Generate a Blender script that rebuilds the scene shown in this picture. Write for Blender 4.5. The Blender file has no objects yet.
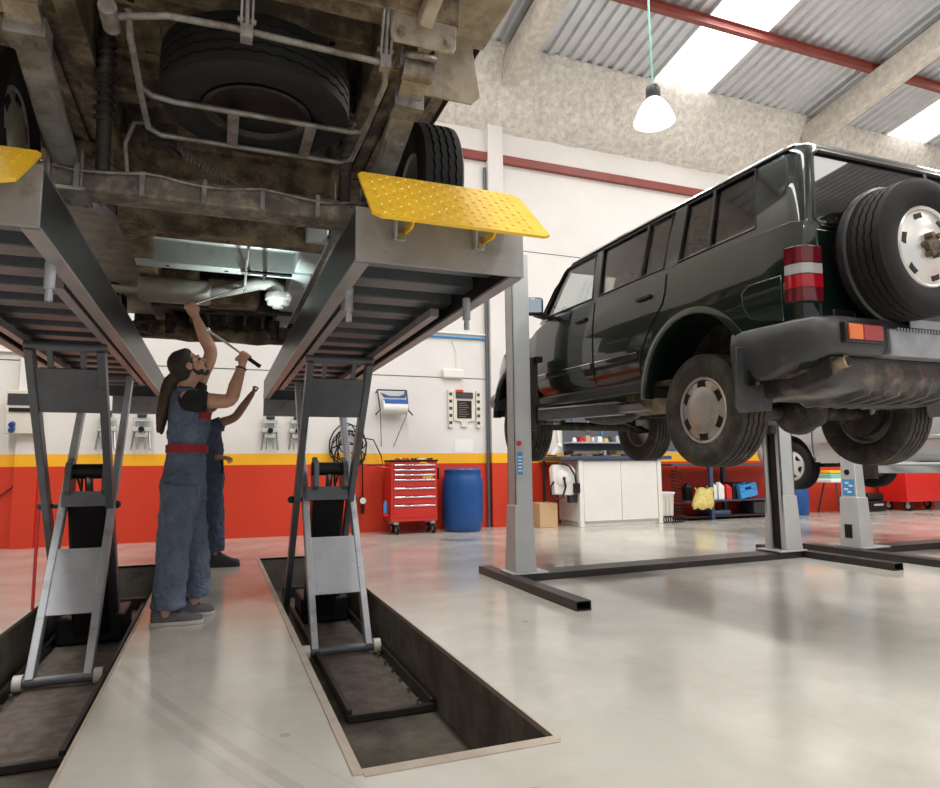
import bpy, bmesh, math, random
from mathutils import Vector as V, Matrix as M, noise
random.seed(7)
PI = math.pi
scene = bpy.context.scene
COL = scene.collection

# ---------------------------------------------------------------- mesh builder
class MB:
    def __init__(s): s.v = []; s.f = []; s.m = []
    def add(s, vs, fs, mi=0):
        o = len(s.v); s.v += [V(p) for p in vs]
        for f in fs: s.f.append([i + o for i in f]); s.m.append(mi)
        return s
    def box(s, c, d, rot=None, mi=0):
        c = V(c); h = V(d) / 2; vs = []
        for x in (-1, 1):
            for y in (-1, 1):
                for z in (-1, 1):
                    p = V((x * h.x, y * h.y, z * h.z)); vs.append(c + (rot @ p if rot else p))
        return s.add(vs, [(0, 1, 3, 2), (4, 6, 7, 5), (0, 4, 5, 1), (2, 3, 7, 6), (0, 2, 6, 4), (1, 5, 7, 3)], mi)
    def bx(s, x0, x1, y0, y1, z0, z1, mi=0):
        return s.box(((x0 + x1) / 2, (y0 + y1) / 2, (z0 + z1) / 2), (abs(x1 - x0), abs(y1 - y0), abs(z1 - z0)), None, mi)
    def bar(s, p0, p1, w, h, up=(0, 0, 1), mi=0):
        p0 = V(p0); p1 = V(p1); d = p1 - p0; L = d.length; d.normalize()
        x = d.cross(V(up)); x.normalize(); u = x.cross(d)
        r = M((x, d, u)).transposed()
        return s.box((p0 + p1) / 2, (w, L, h), r, mi)
    def loft(s, rings, closed=True, caps=True, mi=0):
        n = len(rings[0]); vs = [p for r in rings for p in r]; fs = []
        for i in range(len(rings) - 1):
            for j in range(n if closed else n - 1):
                k = (j + 1) % n
                fs.append((i * n + j, i * n + k, (i + 1) * n + k, (i + 1) * n + j))
        if caps: fs.append(tuple(range(n))[::-1]); fs.append(tuple((len(rings) - 1) * n + j for j in range(n)))
        return s.add(vs, fs, mi)
    def tube(s, pts, r, n=10, mi=0, closed=False, caps=True):
        pts = [V(p) for p in pts]; rs = r if isinstance(r, (list, tuple)) else [r] * len(pts)
        N = len(pts); T = []
        for i in range(N):
            a = pts[i - 1] if (i or closed) else pts[0]; b = pts[(i + 1) % N] if (i < N - 1 or closed) else pts[-1]
            t = b - a; t.normalize(); T.append(t)
        ref = V((0, 0, 1)) if abs(T[0].z) < .9 else V((1, 0, 0))
        u = T[0].cross(ref); u.normalize(); rings = []
        for i in range(N):
            u = u - T[i] * u.dot(T[i]); u.normalize(); w = T[i].cross(u)
            rings.append([pts[i] + (u * math.cos(2 * PI * k / n) + w * math.sin(2 * PI * k / n)) * rs[i] for k in range(n)])
        if closed: rings.append(rings[0]); caps = False
        return s.loft(rings, True, caps, mi)
    def cyl(s, p0, p1, r0, r1=None, n=20, mi=0): return s.tube([p0, p1], [r0, r0 if r1 is None else r1], n, mi)
    def lathe(s, prof, o=(0, 0, 0), axis=(0, 0, 1), n=32, mi=0, caps=True):
        o = V(o); a = V(axis).normalized(); ref = V((0, 0, 1)) if abs(a.z) < .9 else V((1, 0, 0))
        u = a.cross(ref).normalized(); w = a.cross(u)
        rings = [[o + a * h + (u * math.cos(2 * PI * k / n) + w * math.sin(2 * PI * k / n)) * max(r, 1e-4) for k in range(n)] for r, h in prof]
        return s.loft(rings, True, caps, mi)
    def prism(s, poly, o, ax, ay, dep, mi=0):
        o = V(o); ax = V(ax); ay = V(ay); d = V(dep)
        a = [o + ax * p[0] + ay * p[1] for p in poly]
        return s.loft([a, [p + d for p in a]], True, True, mi)
    def ball(s, c, r, n=16, m=10, rot=None, mi=0):
        c = V(c); r = V(r) if hasattr(r, '__len__') else V((r, r, r)); rings = []
        for i in range(m + 1):
            t = PI * i / m; ring = []
            for k in range(n):
                p = V((r.x * max(math.sin(t), 1e-3) * math.cos(2 * PI * k / n), r.y * max(math.sin(t), 1e-3) * math.sin(2 * PI * k / n), -r.z * math.cos(t)))
                ring.append(c + (rot @ p if rot else p))
            rings.append(ring)
        return s.loft(rings, True, True, mi)
    def mesh(s, name):
        me = bpy.data.meshes.new(name); me.from_pydata([tuple(p) for p in s.v], [], s.f)
        me.polygons.foreach_set('material_index', s.m)
        bm = bmesh.new(); bm.from_mesh(me); bmesh.ops.recalc_face_normals(bm, faces=bm.faces); bm.to_mesh(me); bm.free()
        return me
    def build(s, name, mats, parent=None, bevel=0, smooth=40, local=False, seg=2):
        me = s.mesh(name)
        if not isinstance(mats, (list, tuple)): mats = [mats]
        for m in mats: me.materials.append(m)
        if smooth: shade(me, smooth)
        o = bpy.data.objects.new(name, me); COL.objects.link(o)
        if bevel:
            b = o.modifiers.new('Bevel', 'BEVEL'); b.width = bevel; b.segments = seg; b.limit_method = 'ANGLE'; b.angle_limit = math.radians(35)
        put(o, parent, local); return o

def shade(me, ang=40):
    me.polygons.foreach_set('use_smooth', [True] * len(me.polygons))
    me.set_sharp_from_angle(angle=math.radians(ang))
def put(o, parent, local=False):
    if parent is None: return
    o.parent = parent
    if not local:
        inv = M.Identity(4); p = parent
        while p is not None:
            b = M.LocRotScale(p.location, p.rotation_euler, p.scale)
            if p.type == 'EMPTY': inv = inv @ b.inverted()
            p = None
        o.matrix_parent_inverse = inv if parent.type == 'EMPTY' else M.Identity(4)
def thing(name, label, cat, loc=(0, 0, 0), group=None, rot=(0, 0, 0)):
    o = bpy.data.objects.new(name, None); COL.objects.link(o); o.location = loc; o.rotation_euler = rot
    o.empty_display_size = .1
    return tag(o, label, cat, group)
def tag(o, label, cat, group=None, kind=None):
    o['label'] = label; o['category'] = cat
    if group: o['group'] = group
    if kind: o['kind'] = kind
    return o
def struct(o): o['kind'] = 'structure'; return o
def copy_tree(o, parent=None):
    c = o.copy(); COL.objects.link(c)
    if parent is not None: c.parent = parent
    for ch in list(o.children): copy_tree(ch, c)
    return c
def bake(o):
    dg = bpy.context.evaluated_depsgraph_get(); dg.update()
    me = bpy.data.meshes.new_from_object(o.evaluated_get(dg), depsgraph=dg)
    o.modifiers.clear(); old = o.data; o.data = me; bpy.data.meshes.remove(old); return o
def boolean(o, cutters, op='DIFFERENCE'):
    for c in cutters:
        b = o.modifiers.new('b', 'BOOLEAN'); b.operation = op; b.object = c; b.solver = 'EXACT'
    bake(o)
    for c in cutters: bpy.data.objects.remove(c)
    return o
def tmp(mb):
    o = bpy.data.objects.new('cutter', mb.mesh('cutter')); COL.objects.link(o); return o
def remesh(o, vox, smooth=4, disp=None):
    r = o.modifiers.new('r', 'REMESH'); r.mode = 'VOXEL'; r.voxel_size = vox; r.use_smooth_shade = True
    if smooth: k = o.modifiers.new('s', 'SMOOTH'); k.iterations = smooth; k.factor = .5
    if disp:
        for sc, st in disp:
            t = bpy.data.textures.new('folds', 'CLOUDS'); t.noise_scale = sc; t.noise_depth = 2
            d = o.modifiers.new('d', 'DISPLACE'); d.texture = t; d.strength = st; d.mid_level = .5; d.texture_coords = 'GLOBAL'
    bake(o); shade(o.data, 180); return o

# ---------------------------------------------------------------- materials
def mat(name, col, rough=.5, metal=0., var=0., scale=4., bump=0., bscale=60., dirt=None, dscale=3., damt=.5, coat=0., spec=.5, emit=None, es=0, rvar=0., bd=.01):
    m = bpy.data.materials.new(name); m.use_nodes = True; nt = m.node_tree; N = nt.nodes; L = nt.links
    b = N['Principled BSDF']; b.inputs['Base Color'].default_value = (*col, 1); b.inputs['Roughness'].default_value = rough
    b.inputs['Metallic'].default_value = metal; b.inputs['Coat Weight'].default_value = coat; b.inputs['Specular IOR Level'].default_value = spec
    b.inputs['Coat Roughness'].default_value = .02
    if emit: b.inputs['Emission Color'].default_value = (*emit, 1); b.inputs['Emission Strength'].default_value = es
    tc = N.new('ShaderNodeTexCoord')
    def nz(sc, det=5, w=.6):
        n = N.new('ShaderNodeTexNoise'); n.inputs['Scale'].default_value = sc; n.inputs['Detail'].default_value = det; n.inputs['Roughness'].default_value = w
        L.new(tc.outputs['Object'], n.inputs['Vector']); return n
    src = None
    def rgb(c):
        r = N.new('ShaderNodeRGB'); r.outputs[0].default_value = (*c, 1); return r.outputs[0]
    if var:
        n = nz(scale); mp = N.new('ShaderNodeMapRange'); mp.inputs[1].default_value = .3; mp.inputs[2].default_value = .7
        mp.inputs[3].default_value = 1 - var; mp.inputs[4].default_value = 1 + var; L.new(n.outputs[0], mp.inputs[0])
        mx = N.new('ShaderNodeMix'); mx.data_type = 'RGBA'; mx.blend_type = 'MULTIPLY'; mx.inputs[0].default_value = 1
        mx.inputs[6].default_value = (*col, 1); L.new(mp.outputs[0], mx.inputs[7]); src = mx.outputs[2]
    if dirt:
        n = nz(dscale, 8, .7); r = N.new('ShaderNodeMapRange'); r.inputs[1].default_value = 1 - damt - .12; r.inputs[2].default_value = 1 - damt + .12
        L.new(n.outputs[0], r.inputs[0]); mx = N.new('ShaderNodeMix'); mx.data_type = 'RGBA'
        L.new(r.outputs[0], mx.inputs[0])
        if src: L.new(src, mx.inputs[6])
        else: mx.inputs[6].default_value = (*col, 1)
        mx.inputs[7].default_value = (*dirt, 1); src = mx.outputs[2]
    if src: L.new(src, b.inputs['Base Color'])
    if rvar:
        n = nz(scale * 1.7); mp = N.new('ShaderNodeMapRange'); mp.inputs[1].default_value = .3; mp.inputs[2].default_value = .7
        mp.inputs[3].default_value = max(rough - rvar, .02); mp.inputs[4].default_value = rough + rvar; L.new(n.outputs[0], mp.inputs[0]); L.new(mp.outputs[0], b.inputs['Roughness'])
    if bump:
        n = nz(bscale, 4); bp = N.new('ShaderNodeBump'); bp.inputs['Strength'].default_value = bump; bp.inputs['Distance'].default_value = bd
        L.new(n.outputs[0], bp.inputs['Height']); L.new(bp.outputs[0], b.inputs['Normal'])
    return m
def glassmat(name, tint, rough=.02, ior=1.5):
    m = bpy.data.materials.new(name); m.use_nodes = True; nt = m.node_tree; N = nt.nodes; L = nt.links; N.clear()
    o = N.new('ShaderNodeOutputMaterial'); t = N.new('ShaderNodeBsdfTransparent'); g = N.new('ShaderNodeBsdfGlossy'); mx = N.new('ShaderNodeMixShader'); f = N.new('ShaderNodeLayerWeight'); pw = N.new('ShaderNodeMath'); pw.operation = 'POWER'; pw.inputs[1].default_value = 4.; ml = N.new('ShaderNodeMath'); ml.operation = 'MULTIPLY_ADD'; F0 = ((ior - 1) / (ior + 1)) ** 2
    t.inputs[0].default_value = (*tint, 1); g.inputs['Roughness'].default_value = rough; f.inputs[0].default_value = .5; L.new(f.outputs[1], pw.inputs[0]); L.new(pw.outputs[0], ml.inputs[0]); ml.inputs[1].default_value = 1 - F0; ml.inputs[2].default_value = F0
    L.new(ml.outputs[0], mx.inputs[0]); L.new(t.outputs[0], mx.inputs[1]); L.new(g.outputs[0], mx.inputs[2]); L.new(mx.outputs[0], o.inputs[0]); return m

m_white = mat('white paint', (.8, .78, .75), .6, var=.04)
m_cream = mat('cream paint', (.72, .68, .6), .5, var=.05)
m_black = mat('black plastic', (.008, .008, .009), .45, spec=.3)
m_dark = mat('dark grey metal', (.045, .047, .052), .45, .3, var=.15)
m_liftgrey = mat('lift grey paint', (.12, .128, .145), .38, .1, var=.12, scale=6, dirt=(.07, .06, .05), dscale=5, damt=.32)
m_liftlight = mat('lift grey brightened as lit', (.46, .48, .52), .35, .1, var=.1, scale=6, dirt=(.1, .09, .08), dscale=4, damt=.33)  # grey raised in tone because the legs and plate stand lit
m_liftdark = mat('lift rail worn steel', (.018, .019, .022), .38, 0., var=.3, scale=8, spec=.3)
m_flange = mat('lift flange', (.33, .31, .31), .4, .2, var=.15)
m_yellow = mat('yellow paint', (.85, .5, .02), .42, var=.08, scale=8, dirt=(.3, .19, .05), dscale=14, damt=.3)
m_steel = mat('bare steel', (.45, .45, .46), .3, .9, var=.1)
m_chrome = mat('chrome', (.75, .75, .77), .12, 1.)
m_post = mat('post silver paint', (.5, .52, .53), .4, .2, var=.06)
m_beam = mat('dark base beam', (.035, .03, .028), .4, .3, var=.25, scale=9)
m_chassis = mat('dusty highlit chassis', (.105, .078, .05), .62, .1, var=.45, scale=5, bump=.35, bscale=40, dirt=(.40, .31, .20), dscale=5, damt=.43)  # tan dust patches brightened to carry sunlit highlights as well
m_chassisd = mat('dark chassis', (.022, .018, .014), .6, .1, var=.4, scale=6, bump=.35, bscale=40, dirt=(.15, .115, .08), dscale=7, damt=.38)
m_rustbeam = mat('weathered axle', (.15, .13, .108), .65, .2, var=.4, scale=9, bump=.3, bscale=50, dirt=(.42, .35, .27), dscale=11, damt=.4)
m_greyleaf = mat('leaf spring steel', (.27, .26, .25), .42, .35, var=.3, scale=9, dirt=(.12, .075, .045), dscale=11, damt=.42)
m_plate = mat('dusty bracket paint', (.36, .31, .24), .6, var=.25, scale=7, dirt=(.2, .15, .1), dscale=9, damt=.4)
m_alu = mat('silver and lamplit metal', (.55, .6, .6), .45, .3, var=.15, dirt=(.3, .27, .2), dscale=8, damt=.36)
m_exh = mat('pale exhaust pipe', (.38, .38, .36), .4, .3, var=.1)
m_muf = mat('muffler steel', (.34, .32, .27), .5, .3, var=.2, scale=6)
m_vanbody = mat('van cream body', (.6, .56, .48), .4, var=.05)
m_tyre = mat('tyre rubber', (.012, .012, .013), .72, spec=.3, var=.25, scale=12, bump=.15, bscale=90)
m_tyredirt = mat('dusty tyre rubber', (.026, .025, .024), .8, var=.3, scale=10, bump=.2, bscale=90, dirt=(.105, .08, .05), dscale=7, damt=.43)
m_rim = mat('wheel silver', (.5, .48, .45), .35, .5, var=.1, dirt=(.36, .27, .17), dscale=9, damt=.4)
m_alloy = mat('alloy silver', (.72, .71, .69), .3, .5, var=.05)
m_hubwhite = mat('wheel cover silver', (.68, .68, .68), .35, .2)
m_suv = mat('dark green car paint', (.004, .010, .0075), .3, .0, coat=1., spec=.15, dirt=None, bump=0)
m_suvblack = mat('black car trim', (.014, .014, .015), .38)
m_bumper = mat('grey bumper plastic', (.045, .046, .05), .42, var=.25, scale=7, dirt=(.11, .105, .1), dscale=6, damt=.36)
m_bumpsteel = mat('bumper step metal', (.33, .35, .38), .38, .5, var=.2, scale=9)
m_tank = mat('tank underside', (.06, .058, .057), .3, .55, var=.3, scale=6, dirt=(.24, .2, .16), dscale=5, damt=.38)
m_red_l = mat('red lens', (.35, .004, .012), .12, coat=.6)
m_redd_l = mat('dark red lens', (.11, .004, .01), .12, coat=.6)
m_or_l = mat('orange lens', (.75, .16, .02), .15, coat=.6)
m_wh_l = mat('clear lens', (.38, .38, .38), .12, coat=.6)
m_glass = glassmat('tinted glass', (.72, .68, .65), ior=1.6); m_glassr = glassmat('rear glass', (.55, .55, .56), ior=2.2); m_glassc = glassmat('clear glass', (.88, .9, .9))
m_lining = mat('car lining', (.42, .33, .28), .8)
m_seat = mat('seat fabric', (.07, .065, .06), .85)
m_silver = mat('silver car paint', (.52, .53, .52), .25, .5, coat=.6)
m_mirror = mat('mirror glass', (.5, .55, .62), .05, 1.)
m_redbox = mat('red enamel', (.62, .02, .015), .3, coat=.3, var=.05)
m_blue = mat('blue plastic', (.008, .075, .28), .38, var=.15, scale=5)
m_bluel = mat('light blue plastic', (.05, .3, .66), .4)
m_bluebench = mat('blue worktop', (.04, .07, .14), .4)
m_card = mat('cardboard', (.62, .42, .24), .8)
m_paper = mat('white paper', (.85, .85, .84), .8)
m_skin = mat('skin', (.56, .31, .215), .5, var=.1, scale=14)
m_skin2 = mat('skin tanned', (.36, .19, .125), .5, var=.1, scale=14)
m_hair = mat('dark brown hair', (.022, .013, .009), .5, var=.4, scale=40, bump=.5, bscale=140)
m_hairl = mat('long brown hair', (.06, .034, .02), .5, var=.4, scale=40, bump=.5, bscale=140)
m_cloth = mat('blue grey work cloth', (.115, .15, .225), .85, var=.28, scale=7, bump=.9, bscale=16, bd=.05)
m_cloth2 = mat('navy work cloth', (.05, .07, .12), .85, var=.25, scale=7, bump=.8, bscale=16, bd=.05)
m_strap = mat('crimson band', (.32, .012, .022), .7)
m_tee = mat('black cotton', (.008, .008, .009), .85)
m_shoe = mat('grey shoe', (.1, .1, .11), .7, var=.2, scale=20)
m_boot = mat('black boot', (.015, .014, .014), .6)
m_sole = mat('pale sole', (.5, .48, .45), .7)
m_lace = mat('dark lace', (.02, .02, .02), .8)
m_eye = mat('eye', (.05, .035, .03), .2)
m_lip = mat('lip', (.38, .15, .11), .5)
m_purlin = mat('oxide red steel', (.24, .055, .042), .5, var=.15, scale=3)
m_spray = mat('sprayed fireproofing', (.72, .69, .64), .95, var=.2, scale=9, bump=1., bscale=26, dirt=(.46, .42, .36), dscale=11, damt=.38)
m_rafter = mat('sprayed rafter', (.6, .56, .5), .95, var=.2, scale=9, bump=.8, bscale=30)
m_roof = mat('galvanised roofing', (.62, .65, .68), .32, .6, var=.1, scale=2)
m_sky = mat('skylight sheet', (.9, .9, .88), .5, emit=(1, .98, .94), es=4.5)
m_bulb = mat('lamp glow', (1, 1, 1), .3, emit=(1, .96, .9), es=26)
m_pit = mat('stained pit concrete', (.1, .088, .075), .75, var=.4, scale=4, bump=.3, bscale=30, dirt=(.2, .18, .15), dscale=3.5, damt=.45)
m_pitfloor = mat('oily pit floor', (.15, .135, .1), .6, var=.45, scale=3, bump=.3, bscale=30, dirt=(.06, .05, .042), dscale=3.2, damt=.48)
m_curb = mat('pit edge strip', (.42, .36, .3), .5, var=.15, scale=6)
m_ply = mat('pit base plate', (.13, .1, .085), .6, .2, var=.35, scale=6, dirt=(.2, .17, .14), dscale=12, damt=.42)
m_yellowp = mat('yellow bag', (.72, .6, .2), .5, var=.2, scale=18)
m_green = mat('mint green plastic', (.2, .55, .42), .4)

def floor_mat():
    m = mat('epoxy floor', (.54, .525, .48), .17, spec=.8, var=.09, scale=.9, dirt=(.47, .45, .40), dscale=1.6, damt=.47, rvar=.08, bump=.035, bscale=12, coat=.0)
    return m
def wall_mat():
    m = mat('banded wall paint', (.74, .72, .70), .55, var=.05, scale=1.2, bump=.1, bscale=40)
    nt = m.node_tree; N = nt.nodes; L = nt.links; b = N['Principled BSDF']
    src = b.inputs['Base Color'].links[0].from_socket
    tc = [n for n in N if n.type == 'TEX_COORD'][0]; sp = N.new('ShaderNodeSeparateXYZ'); L.new(tc.outputs['Object'], sp.inputs[0])
    def gt(z):
        g = N.new('ShaderNodeMath'); g.operation = 'LESS_THAN'; g.inputs[1].default_value = z; L.new(sp.outputs[2], g.inputs[0]); return g.outputs[0]
    def mixc(fac, a, col):
        x = N.new('ShaderNodeMix'); x.data_type = 'RGBA'; L.new(fac, x.inputs[0]); L.new(a, x.inputs[6]); x.inputs[7].default_value = (*col, 1); return x.outputs[2]
    a = mixc(gt(1.235), src, (.93, .47, .012)); a = mixc(gt(1.07), a, (.62, .038, .009)); L.new(a, b.inputs['Base Color'])
    return m
def floor_marks(m):
    nt = m.node_tree; N = nt.nodes; L = nt.links; b = N['Principled BSDF']; src = b.inputs['Base Color'].links[0].from_socket
    tc = [n for n in N if n.type == 'TEX_COORD'][0]
    nz = N.new('ShaderNodeTexNoise'); nz.inputs['Scale'].default_value = 5; nz.inputs['Detail'].default_value = 6; L.new(tc.outputs['Object'], nz.inputs['Vector'])
    sp = N.new('ShaderNodeSeparateXYZ'); L.new(tc.outputs['Object'], sp.inputs[0])
    def math_(op, a, v=None):
        n = N.new('ShaderNodeMath'); n.operation = op; L.new(a, n.inputs[0])
        if v is not None:
            if hasattr(v, 'links'): L.new(v, n.inputs[1])
            else: n.inputs[1].default_value = v
        return n.outputs[0]
    def mark(src, centre, lo, hi, amt, col, inx=None):
        d = N.new('ShaderNodeVectorMath'); d.operation = 'DISTANCE'; L.new(tc.outputs['Object'], d.inputs[0]); d.inputs[1].default_value = (*centre, 0)
        v = math_('ADD', d.outputs['Value'], 0.); w = math_('MULTIPLY', math_('GREATER_THAN', v, lo), math_('LESS_THAN', v, hi))
        if inx: w = math_('MULTIPLY', w, math_('MULTIPLY', math_('GREATER_THAN', sp.outputs[0], inx[0]), math_('LESS_THAN', sp.outputs[0], inx[1])))
        f = math_('MULTIPLY', w, math_('MULTIPLY', nz.outputs[0], amt)); x = N.new('ShaderNodeMix'); x.data_type = 'RGBA'; L.new(f, x.inputs[0]); L.new(src, x.inputs[6]); x.inputs[7].default_value = (*col, 1); return x.outputs[2]
    strip = (-.44, .45)
    for lo, hi, a in ((16.82, 16.865, .5), (16.90, 16.95, .42), (16.70, 16.715, .25)): src = mark(src, (15.45, 9.54), lo, hi, a, (.3, .27, .23), strip)
    for c, r, a, col in (((3.2, 8.7), .22, .9, (.16, .17, .22)), ((3.05, 8.85), .12, .9, (.14, .15, .2)), ((1.9, 4.0), .02, .9, (.2, .17, .13)), ((.95, 1.95), .03, .9, (.2, .17, .13)), ((4.1, 3.4), .25, .25, (.3, .29, .28)), ((.27, 2.7), .02, .9, (.25, .2, .16))):
        src = mark(src, c, -1, r, a, col)
    L.new(src, b.inputs['Base Color']); return m
m_floor = floor_marks(floor_mat()); m_wall = wall_mat()
def tread_plate():
    m = mat('yellow tread plate', (.82, .5, .025), .42, var=.1, scale=8, dirt=(.45, .3, .08), dscale=18, damt=.3)
    return m
m_tread = tread_plate()
# ================================================================ SETTING
D = 10.4
RS = .161                                   # roof slope
def roof_z(y): return 8.2 + RS * (9.6 - y)
X0, X1, YF = -5.2, 21., -7.
PITS = [(.48, 1.20, 2.3, 7.94), (-1.22, -.47, 2.1, 7.94)]
# floor with the two pits
mb = MB()
xs = sorted({X0, X1, PITS[0][0], PITS[0][1], PITS[1][0], PITS[1][1]}); ys = sorted({YF, D, 2.1, 2.3, 7.94})
for i in range(len(xs) - 1):
    for j in range(len(ys) - 1):
        a, b, c, d = xs[i], xs[i + 1], ys[j], ys[j + 1]
        if any(a >= p[0] - 1e-6 and b <= p[1] + 1e-6 and c >= p[2] - 1e-6 and d <= p[3] + 1e-6 for p in PITS): continue
        mb.add([(a, c, 0), (b, c, 0), (b, d, 0), (a, d, 0)], [(0, 1, 2, 3)], 0)
for p in PITS:
    a, b, c, d = p; z = -.36
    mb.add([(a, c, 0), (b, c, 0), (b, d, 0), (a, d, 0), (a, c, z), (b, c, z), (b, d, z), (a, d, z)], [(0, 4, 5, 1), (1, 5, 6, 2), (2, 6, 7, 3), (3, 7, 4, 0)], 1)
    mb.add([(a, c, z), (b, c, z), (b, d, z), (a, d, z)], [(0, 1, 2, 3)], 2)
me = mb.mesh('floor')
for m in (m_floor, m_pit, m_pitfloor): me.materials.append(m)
fo = bpy.data.objects.new('floor', me); COL.objects.link(fo); struct(fo)
# flush pale strips along the pit edges
nt = 1
for p in PITS:
    a, b, c, d = p; mb = MB(); w = .035
    for q in ((a - w, a, c - w, d + w), (b, b + .012, c - w, d + w), (a, b, c - w * 1.6, c), (a, b, d, d + w)): mb.bx(*q, -.02, .004)
    struct(mb.build('trim_%d' % nt, m_curb)); nt += 1
# back wall, side walls
struct(MB().bx(X0, X1, D, D + .25, 0, 7.4).build('wall_back', m_wall))
struct(MB().bx(X0 - .25, X0, YF, D, 0, 10.8).build('wall_left', mat('brown grey darkened wall', (.2, .17, .15), .6, var=.1)))  # unseen wall, toned dark to cut fill and deepen reflections
struct(MB().bx(X1, X1 + .25, YF, D, 0, 10.8).build('wall_right', m_wall))
mb = MB(); mb.bx(X0, X1, YF - .25, YF, 5.4, 10.8); mb.bx(X0, -3.2, YF - .25, YF, 0, 5.4); mb.bx(14.5, X1, YF - .25, YF, 0, 5.4)
struct(mb.build('wall_front', m_wall))          # big open roller doorway behind the camera
# pilaster at the left, white column by the pipes
struct(MB().bx(-2.50, -2.24, D - .10, D, 0, 7.0).build('wall_pier', m_wall))
struct(MB().bx(4.33, 4.62, D - .12, D, 0, 7.1).build('wall_column', m_wall))
# panel joints and rails on the wall
for z, h in ((2.50, .012), (4.86, .012)):
    struct(MB().bx(X0, X1, D - .004, D, z, z + h).build('trim_%d' % nt, m_dark)); nt += 1
struct(MB().bx(3.6, X1, D - .09, D - .0, 6.43, 6.58).build('trim_%d' % nt, m_purlin, bevel=.006)); nt += 1
# sprayed gutter beam under the eave: a sloping face from the wall up to the roof edge
mb = MB(); n = 150; rows = []
prof = [(D + .02, 7.02), (D - .16, 7.12), (D - .42, 7.52), (D - .68, 7.92), (D - .78, 8.10), (D - .80, 8.22), (D - .5, 8.34), (D + .02, 8.34)]
rings = []
for i in range(n + 1):
    x = X0 + (X1 - X0) * i / n
    rings.append([V((x, y + .03 * noise.noise(V((x * 2.3, k * 1.7, 3))), z + .035 * noise.noise(V((x * 2.9, k * 1.3, 9))))) for k, (y, z) in enumerate(prof)])
mb.loft(rings); struct(mb.build('ceiling_gutter', m_spray, smooth=60))
# corrugated roof between skylight strips
SKY = [(-3.6, -2.4), (1.4, 2.6), (7.45, 8.7), (13.6, 14.8)]
def corr(x0, x1):
    mb = MB(); p = .22; pts = []; x = x0
    while x < x1 - 1e-6:
        for dx, dz in ((0, 0), (.07, 0), (.10, .05), (.17, .05), (.20, 0)):
            if x + dx <= x1: pts.append((x + dx, dz))
        x += p
    pts.append((x1, 0)); vs = []
    for y in (YF - .3, 9.75):
        for px, dz in pts: vs.append((px, y, roof_z(y) + dz))
    k = len(pts); mb.add(vs, [(i, i + 1, k + i + 1, k + i) for i in range(k - 1)])
    return mb
edges = [X0] + [e for s in SKY for e in s] + [X1]
mb = MB()
for i in range(0, len(edges), 2):
    q = corr(edges[i], edges[i + 1]); mb.add(q.v, q.f)
rf = mb.build('ceiling', m_roof, smooth=0); struct(rf)
s_ = rf.modifiers.new('s', 'SOLIDIFY'); s_.thickness = .004
for i, (a, b) in enumerate(SKY):
    mb = MB(); mb.add([(a - .05, YF - .3, roof_z(YF - .3) + .06), (b + .05, YF - .3, roof_z(YF - .3) + .06), (b + .05, 9.75, roof_z(9.75) + .06), (a - .05, 9.75, roof_z(9.75) + .06)], [(0, 1, 2, 3)])
    struct(mb.build('window_%d' % (i + 1), m_sky))
# purlins along x and rafters along the slope
for y in (8.1, 5.3, 2.5, -.3, -3.1):
    mb = MB(); z = roof_z(y)
    mb.bx(X0, X1, y - .05, y + .05, z - .17, z - .155); mb.bx(X0, X1, y - .006, y + .006, z - .17, z - .005); mb.bx(X0, X1, y - .05, y + .05, z - .02, z - .005)
    struct(mb.build('trim_%d' % nt, m_purlin)); nt += 1
for x in (-2.4, 4.55, 11.4, 18.2):
    mb = MB(); r = []
    for i in range(40):
        y = 9.75 + (YF - 9.75) * i / 39; z = roof_z(y) - .17; j = .02 * noise.noise(V((x, y * 3, 1)))
        r.append([V((x - .17 + j, y, z)), V((x + .17 + j, y, z)), V((x + .14, y, z - .42 + j)), V((x - .14, y, z - .42 + j))])
    mb.loft(r); struct(mb.build('trim_%d' % nt, m_rafter, smooth=30)); nt += 1
for x in (-2.4, 11.3, 18.1): struct(MB().bx(x - .15, x + .15, D - .3, D, 0, 8.1).build('trim_%d' % nt, m_wall) if x > 15 else MB().bx(x - .1, x + .1, D - .1, D, 6.9, 8.0).build('trim_%d' % nt, m_white)); nt += 1

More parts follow.
